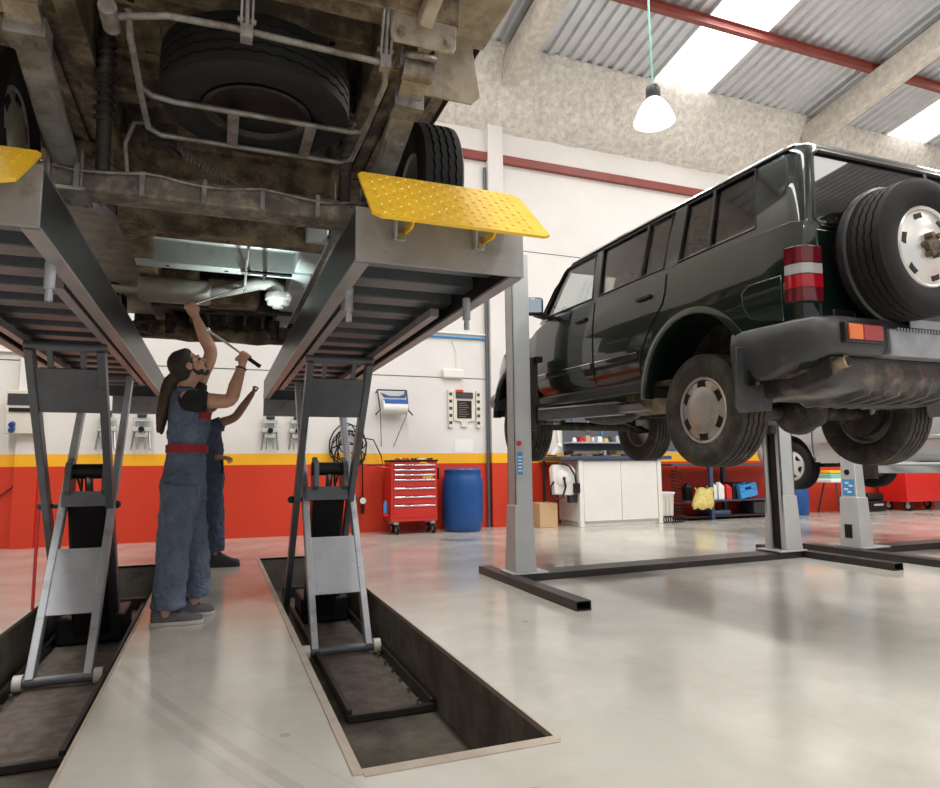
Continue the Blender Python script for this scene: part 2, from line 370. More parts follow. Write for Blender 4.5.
# ================================================================ SCISSOR LIFTS
m_endplate = mat('lift end plate', (.3, .3, .31), .4, .1, var=.15, scale=5, dirt=(.14, .13, .12), dscale=7, damt=.33)
def scissor(name, label, s, xi, xo, xa0, xa1, xb0, xb1, grp, bx0, bx1):
    """s mirrors in x; xi/xo runway edges, xa lower leg pair, xb upper leg pair (absolute x, given for the right unit)"""
    t = thing(name, label, 'vehicle lift', ((xi + xo) / 2 * s, 5.6, -.36), grp)
    X = lambda x: x * s
    y0, y1, zb, zt = 2.6, 8.3, 1.85, 2.07
    # runway
    mb = MB(); mb.bx(X(xi), X(xo), y0, y1, zt - .012, zt)
    mb.build('deck_plate', m_liftgrey, t)
    for x, nm in ((xi, 1), (xo, -1)):
        mb = MB(); mb.bx(X(x), X(x + nm * .012), y0, y1, zb, zt - .013)
        r = mb.build('side_rail', m_liftdark, t)
        MB().bx(X(x), X(x + nm * .062), y0 + .01, y1, zb - .012, zb).build('rail_flange', m_flange, r)
        MB().bx(X(x + nm * .10), X(x + nm * .15), y0 + .9, y1 - 1., zb + .005, zb + .05).build('guide_rail', m_flange, r)
    for i in range(16):
        y = y0 + .22 + i * .345
        MB().bx(X(xi + .015), X(xo - .015), y, y + .15, zt - .13, zt - .02).build('cross_rib', m_liftgrey, t, bevel=.006)
    MB().bx(X(xi), X(xo), y0 - .015, y0, zb - .01, zt).build('end_plate', m_endplate, t, bevel=.003)
    MB().bx(X(xi), X(xo), y1, y1 + .015, zb - .01, zt).build('end_plate', m_liftgrey, t, bevel=.003)
    for yy in (3.05, ):
        for x in (xi + .06, xo - .10):
            mb = MB(); mb.cyl((X(x), yy, zb), (X(x), yy, zb - .11), .020, .020); mb.cyl((X(x), yy, zb - .11), (X(x), yy, zb - .125), .012); mb.cyl((X(x), yy, zb - .125), (X(x), yy, zb - .16), .015, n=8)
            mb.build('rail_stop', m_liftlight, t)
    # raised ramp flap with chequered plate
    dz = -.05 if s > 0 else -.09; pa = V((0, 2.585, 2.215 + dz)); pb = V((0, 2.27, 1.955 + dz)); pa.z -= dz * .85 if s > 0 else .02; a0, a1 = xi + .0, xo - .03; d = (pb - pa); L = d.length; d.normalize(); nrm = V((0, d.z, -d.y)); nrm = nrm if nrm.z > 0 else -nrm
    pl = [(a0 + .02, 0), (a1 - .03, 0), (a1, .04), (a1, L - .02), (a1 - .03, L), (a0 + .03, L), (a0, L - .03), (a0, .03)]
    mb = MB(); mb.prism([(X(p[0]), p[1]) for p in pl], pa, (1, 0, 0), d, nrm * .012)
    ny = int(L / .038)
    for j in range(ny):
        for i in range(int((a1 - a0 - .05) / .038)):
            cx = a0 + .045 + i * .038; cy = .03 + j * .038; ang = PI / 4 if (i + j) % 2 else -PI / 4
            ax = V((math.cos(ang), 0, 0)) + d * math.sin(ang); ax.normalize(); by = nrm.cross(ax)
            c = pa + V((X(cx), 0, 0)) + d * cy + nrm * .0125; l_, w_ = .014, .004
            mb.add([c + ax * l_, c + by * w_, c - ax * l_, c - by * w_, c + nrm * .0035], [(0, 1, 4), (1, 2, 4), (2, 3, 4), (3, 0, 4)])
    mb.build('ramp_flap', m_tread, t, smooth=20)
    for x in (xi + .20, xo - .20):
        mb = MB(); mb.prism([(y0 - .016, 1.97), (y0 - .016, 2.05 + dz), (2.44, 2.03 + dz), (2.47, 2.01 + dz)], (X(x), 0, 0), (0, 1, 0), (0, 0, 1), (.01, 0, 0))
        mb.build('flap_bracket', m_yellow, t)
        mb = MB(); mb.bx(X(x - .045), X(x - .035), y0 - .055, y0 - .015, 1.94, 2.05); mb.bx(X(x - .045), X(x + .01), y0 - .025, y0 - .015, 1.94, 1.97); mb.build('hinge_lug', m_liftlight, t, bevel=.004)
        mb = MB(); mb.cyl((X(x - .02), y0 - .03, 1.955), (X(x - .02), y0 - .045, 1.955), .014, n=6); mb.build('bolt', m_steel, t)
    MB().bx(X(xi), X(xo), y1 + .02, y1 + .10, 1.88, 1.90).build('far_flap', m_yellow, t)
    MB().bx(X(xi), X(xo - .25), 8.22, 8.3, 1.64, 1.84).build('far_hanging_flap', m_endplate, t, bevel=.004)  # grey box for the flap hanging at the runway's far end
    # lower leg pair A : near floor -> far top ; upper leg pair B : near top -> far floor
    An, At = V((0, 4.96, -.30)), V((0, 6.36, 1.80)); Bn, Bt = V((0, 4.90, 1.80)), V((0, 6.36, -.30))
    for x in (xa0, xa1):
        mb = MB(); mb.bar(V((X(x), 0, 0)) + An, V((X(x), 0, 0)) + At, .05, .085, up=(0, 1, 0)); mb.build('inner_leg', m_liftlight, t, bevel=.006)
    for x in (xb0, xb1):
        mb = MB(); mb.bar(V((X(x), 0, 0)) + Bn, V((X(x), 0, 0)) + Bt, .05, .095, up=(0, 1, 0)); mb.build('outer_leg', m_liftgrey, t, bevel=.006)
    def plate(p, q, f0, f1, x0, x1, m, off, nm):
        a = p + (q - p) * f0; b = p + (q - p) * f1; mb = MB()
        o = V((0, -off, 0)); mb.bar(V((X((x0 + x1) / 2), 0, 0)) + a + o, V((X((x0 + x1) / 2), 0, 0)) + b + o, abs(x1 - x0), .012, up=(0, 1, 0)); mb.build(nm, m, t)
    plate(An, At, .17, .36, xa0 + .01, xa1 - .01, m_liftlight, .035, 'tie_plate')
    plate(Bn, Bt, .06, .19, xb0 + .01, xb1 - .01, m_liftgrey, .03, 'tie_plate')
    for x in (xb0 + .11, xb1 - .11):
        MB().bar((X(x), 4.90, 1.82), (X(x), 4.98, 1.68), .03, .03).build('top_stub', m_liftgrey, t)
    mid = (An + At) / 2
    MB().cyl((X(xb0 - .04), mid.y, mid.z), (X(xb1 + .04), mid.y, mid.z), .018, n=12).build('pivot_shaft', m_beam, t)
    for x in (xb0 - .04, xb1 + .04): MB().ball((X(x), mid.y, mid.z), .03).build('pivot_knob', m_dark, t)
    for z, y in ((An.z, An.y), ):
        MB().cyl((X(xa0 - .05), y, z), (X(xa1 + .05), y, z), .032, n=14).build('roller_shaft', m_liftgrey, t)
        for x in (xa0 - .06, xa1 + .06): MB().cyl((X(x - .025), y, z), (X(x + .025), y, z), .05, n=18).build('roller', m_cream, t)
    MB().cyl((X(xb0 - .03), Bn.y, Bn.z + .01), (X(xb1 + .03), Bn.y, Bn.z + .01), .03, n=14).build('top_shaft', m_liftgrey, t)
    MB().cyl((X(xa0), At.y, At.z + .01), (X(xa1), At.y, At.z + .01), .03, n=14).build('top_shaft', m_liftgrey, t)
    # hydraulic ram with its clevis
    xc = (xa0 + xa1) / 2; c0 = V((X(xc), 6.15, -.25)); c1 = V((X(xc), 5.62, .98)); cm = c0 + (c1 - c0) * .86
    ram = MB().bar(c0, cm, .26, .18, up=(0, 1, 0)).build('hydraulic_cylinder', m_black, t, bevel=.02)
    MB().cyl(cm, c1, .028).build('piston_rod', m_steel, ram)
    for dx in (-.12, .12):
        MB().prism([(5.50, .86), (5.72, .76), (5.76, 1.0), (5.66, 1.10), (5.54, 1.06)], (X(xc + dx) - .02, 0, 0), (0, 1, 0), (0, 0, 1), (.04, 0, 0)).build('clevis_plate', m_liftgrey, t, bevel=.005)
    MB().cyl((X(xc - .15), 5.63, 1.0), (X(xc + .15), 5.63, 1.0), .055).build('clevis_pin', m_black, t)
    MB().bar((X(xa0), 5.6, .80), (X(xa1), 5.6, .80), .05, .11).build('clevis_beam', m_liftgrey, t)
    # base frame in the pit
    mb = MB()
    for x in (bx0, bx1 - .03): mb.bx(X(x), X(x + .03), 3.7, 7.5, -.355, -.29)
    mb.bx(X(bx0), X(bx1), 3.68, 3.72, -.355, -.315); mb.bx(X(bx0), X(bx1), 7.4, 7.5, -.355, -.25)
    bf = mb.build('base_frame', m_beam, t, bevel=.004)
    MB().bx(X(bx0 + .05), X(bx1 - .10), 3.73, 6.0, -.356, -.345).build('base_plate', m_ply, bf)
    for i in range(6): MB().cyl((X(bx1 - .06), 3.85 + i * .2, -.352), (X(bx1 - .06), 3.85 + i * .2, -.33), .010, n=6).build('base_bolt', m_steel, bf)
    mb = MB(); mb.bx(X(bx0 + .04), X(bx1 - .04), 6.1, 6.65, -.355, -.14); mb.build('ram_block', m_black, t, bevel=.02)
    for dy, z0 in ((0, 0), (.05, .0)):
        mb = MB(); pts = []
        for i in range(14):
            f = i / 13; pts.append((X(xc + .12 + .05 * math.sin(f * 5 + dy * 30)), 6.25 - .5 * f + dy, -.1 + 1.1 * f + .05 * math.sin(f * 9)))
        mb.tube(pts, .009, 8); mb.build('hydraulic_hose', m_black, t)
    # safety latch rod
    if s < 0: MB().bar((X(xb1 + .05), 5.63, .72), (X(xb1 + .05), 5.63, .02), .018, .018, up=(0, 1, 0)).build('latch_rod', m_redbox, t)
    return t
scissor('scissor_lift', 'grey scissor lift half with yellow ramp flap raised in right pit', 1, .50, 1.255, .69, 1.08, .62, 1.06, 'scissor lift halves', .69, 1.19)
scissor('scissor_lift', 'grey scissor lift half standing in left pit beside man in overalls', -1, .60, 1.36, .73, 1.05, .74, 1.15, 'scissor lift halves', .62, 1.18)
# ================================================================ WHEELS
def tyre_mb(R, W, rr, n=72, zig=.004, grooves=4, lug=True):
    """tyre about local x axis, outer face towards -x; open centre"""
    mb = MB(); h = W / 2
    tread = []; gw = .006; xs_ = [-h * .80 + 2 * h * .80 * (i + 1) / (grooves + 1) for i in range(grooves)]
    out = [(rr - .012, -h * .62), (rr + .0, -h * .74), (rr + .012, -h * .80), (rr + (R - rr) * .35, -h * .97), (rr + (R - rr) * .55, -h), (rr + (R - rr) * .8, -h * .96), (R - .016, -h * .90), (R - .003, -h * .82)]
    for g in xs_: out += [(R, g - gw), (R - .010, g - gw * .7), (R - .010, g + gw * .7), (R, g + gw)]
    k0 = 8; k1 = len(out)
    out += [(R - .003, h * .82), (R - .016, h * .90), (rr + (R - rr) * .8, h * .96), (rr + (R - rr) * .55, h), (rr + (R - rr) * .35, h * .97), (rr + .012, h * .80), (rr, h * .74), (rr - .012, h * .62)]
    rings = []
    for i, (r, x) in enumerate(out):
        ring = []
        for k in range(n):
            a = 2 * PI * k / n; dx = (zig if k % 2 else -zig) if k0 <= i < k1 else 0
            q = r
            if lug and (i in (k0 - 2, k1 + 1)) and k % 2: q -= .007
            ring.append(V((x + dx, q * math.cos(a), q * math.sin(a))))
        rings.append(ring)
    mb.loft(rings, True, False); 
    vs = rings[-1] + rings[0]; mb.add(vs, [(k, (k + 1) % n, n + (k + 1) % n, n + k) for k in range(n)])
    return mb
def place(mb, c, flip=1, rx=None):
    c = V(c)
    for i, p in enumerate(mb.v):
        q = V((p.x * flip, p.y, p.z)); mb.v[i] = c + (rx @ q if rx else q)
    return mb
def hub_cap_mb(r, h, slots):
    mb = MB(); mb.lathe([(r, 0), (r * 1.0, -.008), (r * .96, -.014), (r * .80, -.016), (r * .74, -.024), (r * .4, -.034), (r * .12, -.038), (1e-3, -.038)], (h, 0, 0), (1, 0, 0), 40, 0, False)
    return mb
def slots(r, h, n, ln, wd, ph, c_, flip, rx, nm_, w_):
    for i in range(n):
        mb = MB(); a = 2 * PI * i / n + ph; c = V((h, math.cos(a) * r, math.sin(a) * r)); t = V((0, -math.sin(a), math.cos(a))); rr = V((0, math.cos(a), math.sin(a)))
        pts = [c - t * ln - rr * wd, c + t * ln - rr * wd, c + t * ln * .8 + rr * wd, c - t * ln * .8 + rr * wd]
        mb.loft([pts, [p + V((.02, 0, 0)) for p in pts]]); place(mb, c_, flip, rx).build(nm_, m_black, w_, local=True)
def car_wheel(parent, c, R, W, rr, tm, style, flip=1, name='wheel', local=True, rx=None):
    w = place(tyre_mb(R, W, rr), c, flip, rx).build(name, tm, parent, smooth=35, local=local)
    h = -W / 2
    mb = MB(); mb.lathe([(rr + .004, h * .74), (rr - .004, h * .80), (rr - .018, h * .76), (rr - .022, h * .5), (rr - .03, 0), (rr - .02, -h * .6), (rr, -h * .72)], (0, 0, 0), (1, 0, 0), 40, 0, False)
    mb.lathe([(rr - .02, h * .35), (.06, h * .25), (.06, h * .1), (rr - .02, h * .15)], (0, 0, 0), (1, 0, 0), 40, 0, True)
    rim = place(mb, c, flip, rx).build('rim', m_rim if style != 'inner' else m_chassisd, w, local=True)
    if style == 'cap':
        place(hub_cap_mb(rr - .022, h * .62, 6), c, flip, rx).build('hub_cap', m_rim, w, local=True)
        slots(rr - .046, h * .62 - .018, 6, .040, .020, .5, c, flip, rx, 'cap_vent', w)
    elif style == 'alloy':
        place(hub_cap_mb(rr - .02, h * .55, 6), c, flip, rx).build('hub_cap', m_alloy, w, local=True)
        slots(rr - .06, h * .55 - .020, 6, .03, .017, .3, c, flip, rx, 'cap_vent', w)
        mb = MB(); mb.cyl((h * .55 - .02, 0, 0), (h * .55 - .055, 0, 0), .055, .05, 24)
        for i in range(6):
            a = i * PI / 3; mb.cyl((h * .55 - .03, .06 * math.cos(a), .06 * math.sin(a)), (h * .55 - .065, .06 * math.cos(a), .06 * math.sin(a)), .016, .014, 8)
        place(mb, c, flip, rx).build('hub_bolts', m_chassis, w, local=True)
    elif style == 'cover':
        place(hub_cap_mb(rr - .005, h * .66, 6), c, flip, rx).build('hub_cap', m_hubwhite, w, local=True)
        for i in range(6):
            mb = MB(); a = i * PI / 3 + .3; tt = V((0, -math.sin(a), math.cos(a))); r_ = V((0, math.cos(a), math.sin(a))); q = V((h * .66 - .028, 0, 0))
            pts = [q + r_ * (rr * .46) - tt * .006, q + r_ * (rr * .46) + tt * .006, q + r_ * rr * .80 + tt * .042, q + r_ * rr * .80 - tt * .042]
            mb.loft([pts, [p + V((.03, 0, 0)) for p in pts]]); place(mb, c, flip, rx).build('cap_vent', m_black, w, local=True)
    return w

# ================================================================ VAN ON THE SCISSOR LIFT (seen from below)
van = thing('van', 'cream van raised on scissor lift, dusty underside and spare wheel showing', 'van', (-.03, 4.6, 2.07))
xv = .02
mb = MB()                                                   # body shell open underneath
sect = [(-1.08, 2.95), (-1.10, 3.3), (-1.08, 3.9), (-1.0, 4.5), (-.9, 4.66), (0, 4.72), (.9, 4.66), (1.0, 4.5), (1.08, 3.9), (1.10, 3.3), (1.08, 2.95)]
mb.loft([[V((xv + x, y, z + dz)) for x, z in sect] for y, dz in ((1.5, 0), (1.55, 0), (6.2, 0), (6.6, -.0))], False, True)
noz = [[V((xv + x * k, y, 2.95 + (z - 2.95) * f)) for x, z in sect] for y, k, f in ((6.6, 1, 1.), (7.0, .99, .78), (7.3, .97, .5), (7.75, .93, .42), (7.95, .85, .3))]
mb.loft(noz, False, True)
mb.build('body', m_vanbody, van, bevel=.02)
mb = MB(); mb.bx(xv - 1.04, xv + 1.04, 1.6, 7.6, 2.93, 2.96)
for i in range(26):
    x = xv - .96 + i * .077; mb.bx(x, x + .035, 1.7, 6.4, 2.915, 2.93)
mb.build('floor_pan', m_chassis, van)
for s in (-1, 1):
    x = xv + s * .58
    MB().bx(x - .04, x + .04, 1.7, 7.3, 2.66, 2.92).build('frame_rail', m_chassis, van, bevel=.012)
    MB().bx(xv + s * .99 - .03, xv + s * .99 + .03, 3.95, 6.0, 2.78, 2.95).build('sill', m_chassis, van, bevel=.01)
for y, z0, z1, w, m in ((2.20, 2.64, 2.76, .12, m_chassis), (2.62, 2.78, 2.9, .10, m_chassis), (3.28, 2.74, 2.92, .14, m_chassis), (3.75, 2.55, 2.75, .10, m_chassis), (4.2, 2.40, 2.60, .14, m_chassis), (4.85, 2.40, 2.58, .14, m_alu), (5.55, 2.6, 2.85, .12, m_chassisd), (6.1, 2.4, 2.6, .12, m_chassisd)):  # the one silver beam is toned pale to show lamp light on it
    mb = MB(); e = .78 if y < 2.3 else .58
    sec = [(y - w / 2 - .03, z1), (y - w / 2, z1 - .02), (y - w / 2 + .01, z0), (y + w / 2 - .01, z0), (y + w / 2, z1 - .02), (y + w / 2 + .03, z1)]
    mb.prism([(a, b) for a, b in sec], (xv - e, 0, 0), (0, 1, 0), (0, 0, 1), (2 * e, 0, 0))
    c = mb.build('cross_member', m, van, bevel=.008)
    for k in range(3):
        xx = xv - e + .2 + k * (2 * e - .4) / 2; MB().cyl((xx, y, z0 - .003), (xx, y, z0 + .01), .014, n=10).build('drain_hole', m_black, c)
# outriggers left and right
for s in (-1, 1):
    for y in (2.75, 4.2, 5.0): MB().bx(xv + s * .58, xv + s * 1.02, y, y + .09, 2.80, 2.92).build('outrigger', m_chassis, van, bevel=.008)
# rear axle beam, leaf springs
ax = MB(); ax.prism([(3.08, 2.19), (3.24, 2.19), (3.24, 2.295), (3.08, 2.295)], (xv - .80, 0, 0), (0, 1, 0), (0, 0, 1), (1.60, 0, 0))
axo = ax.build('rear_axle', m_rustbeam, van, bevel=.012)
mb = MB(); mb.tube([(xv - .7 + .07 * i, 3.065 + .006 * math.sin(i * 2.), 2.275 - .012 * math.sin(i * .9)) for i in range(20)], .007, 8); mb.build('brake_line', m_greyleaf, axo)
for i in range(6): MB().bx(xv - .62 + i * .25, xv - .60 + i * .25, 3.06, 3.085, 2.19, 2.295).build('line_clip', m_greyleaf, axo)
for s in (-1, 1):
    x = xv + s * .655
    mb = MB(); pts = [(2.30, 2.52), (2.42, 2.475), (2.84, 2.35), (3.05, 2.31), (3.3, 2.31), (3.8, 2.40), (4.3, 2.52), (4.6, 2.62)]
    for a, b in zip(pts[:-1], pts[1:]): mb.bar((x, a[0], a[1]), (x, b[0], b[1]), .10, .03)
    lf = mb.build('leaf_spring', m_greyleaf, van)
    mb = MB()
    for a, b in (((2.62, 2.39), (3.05, 2.285)), ((3.05, 2.285), (3.3, 2.285)), ((3.3, 2.285), (3.75, 2.37))): mb.bar((x, a[0], a[1]), (x, b[0], b[1]), .075, .020)
    mb.build('second_leaf', m_greyleaf, lf)
    MB().cyl((x - .06, 2.30, 2.53), (x + .06, 2.30, 2.53), .045).build('spring_eye', m_greyleaf, lf)
    mb = MB()
    for dx in (-.055, .055): mb.bar((x + dx * 1.2, 2.30, 2.53), (x + dx * 1.2, 2.24, 2.72), .012, .05, up=(0, 1, 0))
    mb.build('shackle', m_greyleaf, lf)
    mb = MB()
    for dy in (-.06, .06):
        for dx in (-.05, .05): mb.cyl((x + dx * 1.2, 3.16 + dy * 1.4, 2.17), (x + dx * 1.2, 3.16 + dy * 1.4, 2.36), .009, n=8)
    mb.bx(x - .08, x + .08, 3.06, 3.26, 2.175, 2.19); mb.build('u_bolt_clamp', m_greyleaf, lf)
    mb = MB(); mb.bx(x - .06, x + .06, 2.40, 2.50, 2.43, 2.50); mb.cyl((x - .03, 2.46, 2.42), (x - .03, 2.46, 2.46), .014, n=6); mb.cyl((x + .03, 2.46, 2.42), (x + .03, 2.46, 2.46), .014, n=6); mb.build('leaf_clip', m_greyleaf, lf)
    # shock absorber with ribbed dust boot
    mb = MB(); p0, p1 = V((xv + s * .52, 3.1, 2.28)), V((xv + s * .50, 2.9, 2.86)); mb.cyl(p0, p1, .03)
    for i in range(9):
        q = p0 + (p1 - p0) * (.35 + i * .06); mb.cyl(q, q + (p1 - p0).normalized() * .018, .042)
    mb.build('shock_absorber', m_chassisd, van)
    # mounting plate at the rear end of the spring
    mb = MB(); mb.prism([(-.115, 0), (.115, 0), (.125, .02), (.125, .26), (-.125, .26), (-.125, .02)], (x - .01, 2.17, 2.54), (1, 0, 0), (0, -.12, .99), (0, .014, 0))
    pl = mb.build('spring_hanger_plate', m_plate, van, bevel=.004)
    for dx, dz in ((-.09, .03), (.09, .03), (-.09, .2), (.09, .2)): MB().cyl((x - .01 + dx, 2.165 - .12 * dz, 2.54 + dz), (x - .01 + dx, 2.145 - .12 * dz, 2.54 + dz), .016, n=6).build('plate_bolt', m_greyleaf, pl)
    MB().bar((x - .02, 2.14, 2.60), (x + .04, 1.80, 2.84), .055, .05).build('tow_bracket', m_plate, pl, bevel=.008)
    mb = MB(); mb.tube([(x - .06, 2.30, 2.60), (x - .05, 2.24, 2.545), (x, 2.21, 2.53), (x + .05, 2.24, 2.545), (x + .06, 2.30, 2.60)], .014, 10); mb.build('hook', m_greyleaf, pl)
    # splash plate behind the wheel
    mb = MB(); mb.prism([(.0, .0), (.26, -.0), (.30, .04), (.24, .34), (0, .34)], (xv + s * .74, 2.60, 2.62), (s, 0, 0), (0, -.1, .99), (0, .012, 0)); mb.build('splash_plate', m_plate, van, bevel=.004)
    car_wheel(van, (xv + s * .945, 3.16, 2.07 + .345), .345, .225, .20, m_tyre, 'cap', s * -1 * -1 if s < 0 else -1, local=False)
    car_wheel(van, (xv + s * .945, 6.4, 2.07 + .34), .34, .215, .20, m_tyre, 'cap', 1 if s < 0 else -1, local=False)
# spare wheel lying in its cage
rot = M.Rotation(-PI / 2, 3, 'Y') 
sp = place(tyre_mb(.375, .235, .215), (.115, 2.74, 2.57), 1, M.Rotation(PI / 2, 3, 'Y')).build('spare_wheel', m_tyre, van, smooth=35)
mb = MB(); mb.lathe([(.212, -.085), (.20, -.088), (.185, -.08), (.18, .02), (.17, .07), (.06, .085), (.06, .095), (.185, .09), (.2, .10)], (.115, 2.74, 2.57), (0, 0, 1), 40, 0, True); mb.build('rim', m_black, sp)  # black colour stands for the shade inside the open rim
mb = MB(); mb.lathe([(.218, -.10), (.20, -.102), (.182, -.085), (.178, -.02), (.20, -.02)], (.115, 2.74, 2.57), (0, 0, 1), 40, 0, False); mb.build('rim_edge', m_chassisd, sp)
mb = MB(); r = .012; z = 2.445
U = [(-.315, 2.26, 2.50), (-.315, 2.33, z), (-.315, 2.62, z), (-.28, 2.68, z), (-.20, 2.70, z), (.50, 2.70, z), (.54, 2.68, z), (.55, 2.60, z), (.55, 2.30, z), (.53, 2.22, z + .03)]
mb.tube(U, r, 10)
mb.tube([(-.315, 2.58, z), (-.315, 2.66, z - .012), (-.315, 2.95, z), (-.27, 3.0, z), (.50, 3.0, z), (.545, 2.95, z), (.55, 2.66, z - .01), (.55, 2.58, z)], r, 10)
mb.tube([(-.36, 2.27, 2.47), (-.2, 2.25, 2.5), (.0, 2.24, 2.50), (.53, 2.22, z + .03)], r, 10)
cg = mb.build('spare_cage', m_greyleaf, van)
for x in (.02, .33): MB().bar((x, 2.70, z), (x, 3.0, z), .045, .012).build('cage_strut', m_greyleaf, cg)
MB().cyl((-.37, 2.22, 2.47), (-.37, 2.33, 2.47), .028).build('cage_bush', m_greyleaf, cg)
for x in (.05, .53):
    mb = MB(); pts = []
    mb.bar((x - .018, 2.22, 2.50), (x - .018, 2.16, 2.64), .008, .03, up=(0, 1, 0)); mb.bar((x + .018, 2.22, 2.50), (x + .018, 2.16, 2.64), .008, .03, up=(0, 1, 0)); mb.cyl((x, 2.22, 2.47), (x, 2.16, 2.66), .009); mb.cyl((x - .03, 2.215, 2.52), (x + .03, 2.215, 2.52), .01); mb.bx(x - .02, x + .02, 2.20, 2.24, 2.45, 2.5)
    mb.build('hanger_link', m_greyleaf, cg)
# load valve, spring and hose ahead of the axle
mb = MB(); mb.tube([(-.40, 3.06, 2.28), (-.41, 3.04, 2.40), (-.38, 3.04, 2.50), (-.33, 3.08, 2.53), (-.30, 3.15, 2.52)], .008, 8); mb.build('brake_hose', m_greyleaf, van)
mb = MB(); mb.bx(-.34, -.22, 3.16, 3.24, 2.48, 2.58); mb.cyl((-.28, 3.2, 2.50), (-.2, 3.25, 2.46), .02); mb.build('load_valve', m_chassisd, van, bevel=.006)
mb = MB(); mb.tube([(-.2 + .0022 * i, 3.2 + .0005 * i + .018 * math.sin(i * .8), 2.47 - .0008 * i + .018 * math.cos(i * .8)) for i in range(90)], .004, 6); mb.tube([(0, 3.245, 2.40), (.16, 3.2, 2.30)], .005, 6); mb.build('valve_spring', m_greyleaf, van)
mb = MB(); mb.tube([(-.6, 3.4, 2.5), (-.3, 3.55, 2.38), (.0, 3.5, 2.40)], .007, 8); mb.build('cable', m_chassisd, van)
for s in (-1, 1): MB().bx(xv + s * .60, xv + s * .93, 4.3, 7.3, 2.58, 2.62).build('side_floor_panel', m_plate, van, bevel=.01); MB().bx(xv + s * .72, xv + s * 1.06, 1.55, 2.6, 2.885, 2.93).build('rear_corner_panel', m_plate, van, bevel=.01)
for s in (-1, 1): MB().bx(xv + s * .46, xv + s * .60, 4.1, 7.2, 2.42, 2.56).build('subframe_rail', m_alu if s > 0 else m_chassis, van, bevel=.012)
# exhaust: muffler, pale pipe and flange
mb = MB(); mb.lathe([(.02, 0), (.09, .005), (.105, .03), (.105, .47), (.09, .495), (.02, .5)], (-.58, 5.25, 2.33), (1, 0, 0), 24)
for i, p in enumerate(mb.v): mb.v[i] = V((p.x, p.y, 2.33 + (p.z - 2.33) * .9))
mu = mb.build('muffler', m_muf, van)
mb = MB(); mb.tube([(-.1, 5.25, 2.33), (.08, 5.12, 2.35), (.25, 5.03, 2.38), (.34, 5.0, 2.375), (.385, 5.0, 2.34), (.39, 5.0, 2.27)], .048, 14); mb.build('exhaust_pipe', m_exh, van)
mb = MB(); mb.lathe([(.05, 0), (.085, 0), (.095, -.015), (.095, -.05), (.085, -.055), (.078, -.085), (.04, -.09), (.04, -.11), (.02, -.11)], (.39, 5.0, 2.305), (0, 0, 1), 24); mb.build('exhaust_flange', m_exh, van)
mb = MB(); mb.tube([(-.55, 5.3, 2.33), (-.8, 5.4, 2.35)], .03, 10); mb.build('tail_pipe', m_muf, van)
mb = MB(); mb.bx(.16, .46, 4.72, 4.76, 2.37, 2.385); mb.cyl((.28, 4.74, 2.37), (.28, 4.95, 2.4), .012); mb.build('exhaust_hanger', m_black, van)
mb = MB(); mb.tube([(.15, 4.3, 2.66), (.15, 4.36, 2.44), (.15, 4.8, 2.40), (.15, 5.0, 2.30), (.15, 5.02, 2.36)], .010, 8); mb.bx(.12, .18, 4.78, 4.84, 2.385, 2.41); mb.build('threaded_rod', m_greyleaf, van)
mb = MB(); mb.tube([(-.05, 4.1, 2.52), (.15, 4.32, 2.46), (.45, 4.1, 2.52)], .004, 6); mb.build('brake_cable', m_greyleaf, van)
# front end: tank, gearbox, subframe, arms
for b in ((-.62, -.18, 5.6, 6.1, 2.42, 2.62, m_chassis), (-.12, .3, 5.75, 6.15, 2.40, 2.60, m_chassis), (.34, .6, 5.4, 6.0, 2.5, 2.7, m_chassisd)):
    MB().bx(*b[:6]).build('underbody_shield', b[6], van, bevel=.03)
mb = MB(); pts = [(xv + x, y, z) for x, y, z in ((-.78, 6.75, 2.42), (-.55, 6.55, 2.36), (-.3, 6.5, 2.32), (0, 6.52, 2.33), (.3, 6.5, 2.32), (.55, 6.55, 2.36), (.78, 6.75, 2.42))]
mb.tube(pts, [.05, .07, .075, .065, .075, .07, .05], 12); mb.v = [p - V((0, 0, .07)) for p in mb.v]; sf = mb.build('front_subframe', m_chassis, van)
for s in (-1, 1): MB().cyl((xv + s * .45, 6.5, 2.24), (xv + s * .45, 6.5, 2.42), .055).build('subframe_bush', m_chassisd, sf)
mb = MB(); mb.ball((xv - .1, 6.95, 2.5), (.38, .25, .2)); mb.ball((xv + .3, 6.9, 2.48), (.22, .2, .17)); mb.bx(xv - .35, xv + .2, 6.75, 7.1, 2.36, 2.5); mb.build('engine_sump', m_chassisd, van, bevel=.02)
mb = MB(); mb.tube([(xv - .6, 6.3, 2.45), (xv - .2, 6.2, 2.4), (xv + .2, 6.25, 2.42), (xv + .6, 6.3, 2.45)], .018, 8); mb.build('anti_roll_bar', m_chassisd, van)
for s in (-1, 1):
    mb = MB(); mb.bar((xv + s * .5, 6.6, 2.36), (xv + s * .88, 6.7, 2.33), .16, .04); mb.build('wishbone', m_chassis, van, bevel=.012)
mb = MB(); mb.bx(xv - .85, xv + .85, 7.3, 7.45, 2.36, 2.62); mb.bx(xv - .8, xv + .8, 7.45, 7.7, 2.45, 2.95); mb.build('front_valance', m_chassisd, van, bevel=.02)
mb = MB()
for i in range(7): mb.tube([(xv - .5 + i * .17, 6.2 + .1 * math.sin(i), 2.55), (xv - .45 + i * .16, 6.6, 2.45 - .03 * (i % 3)), (xv - .48 + i * .17, 7.1, 2.42)], .016, 8)
mb.build('engine_hose', m_chassisd, van)
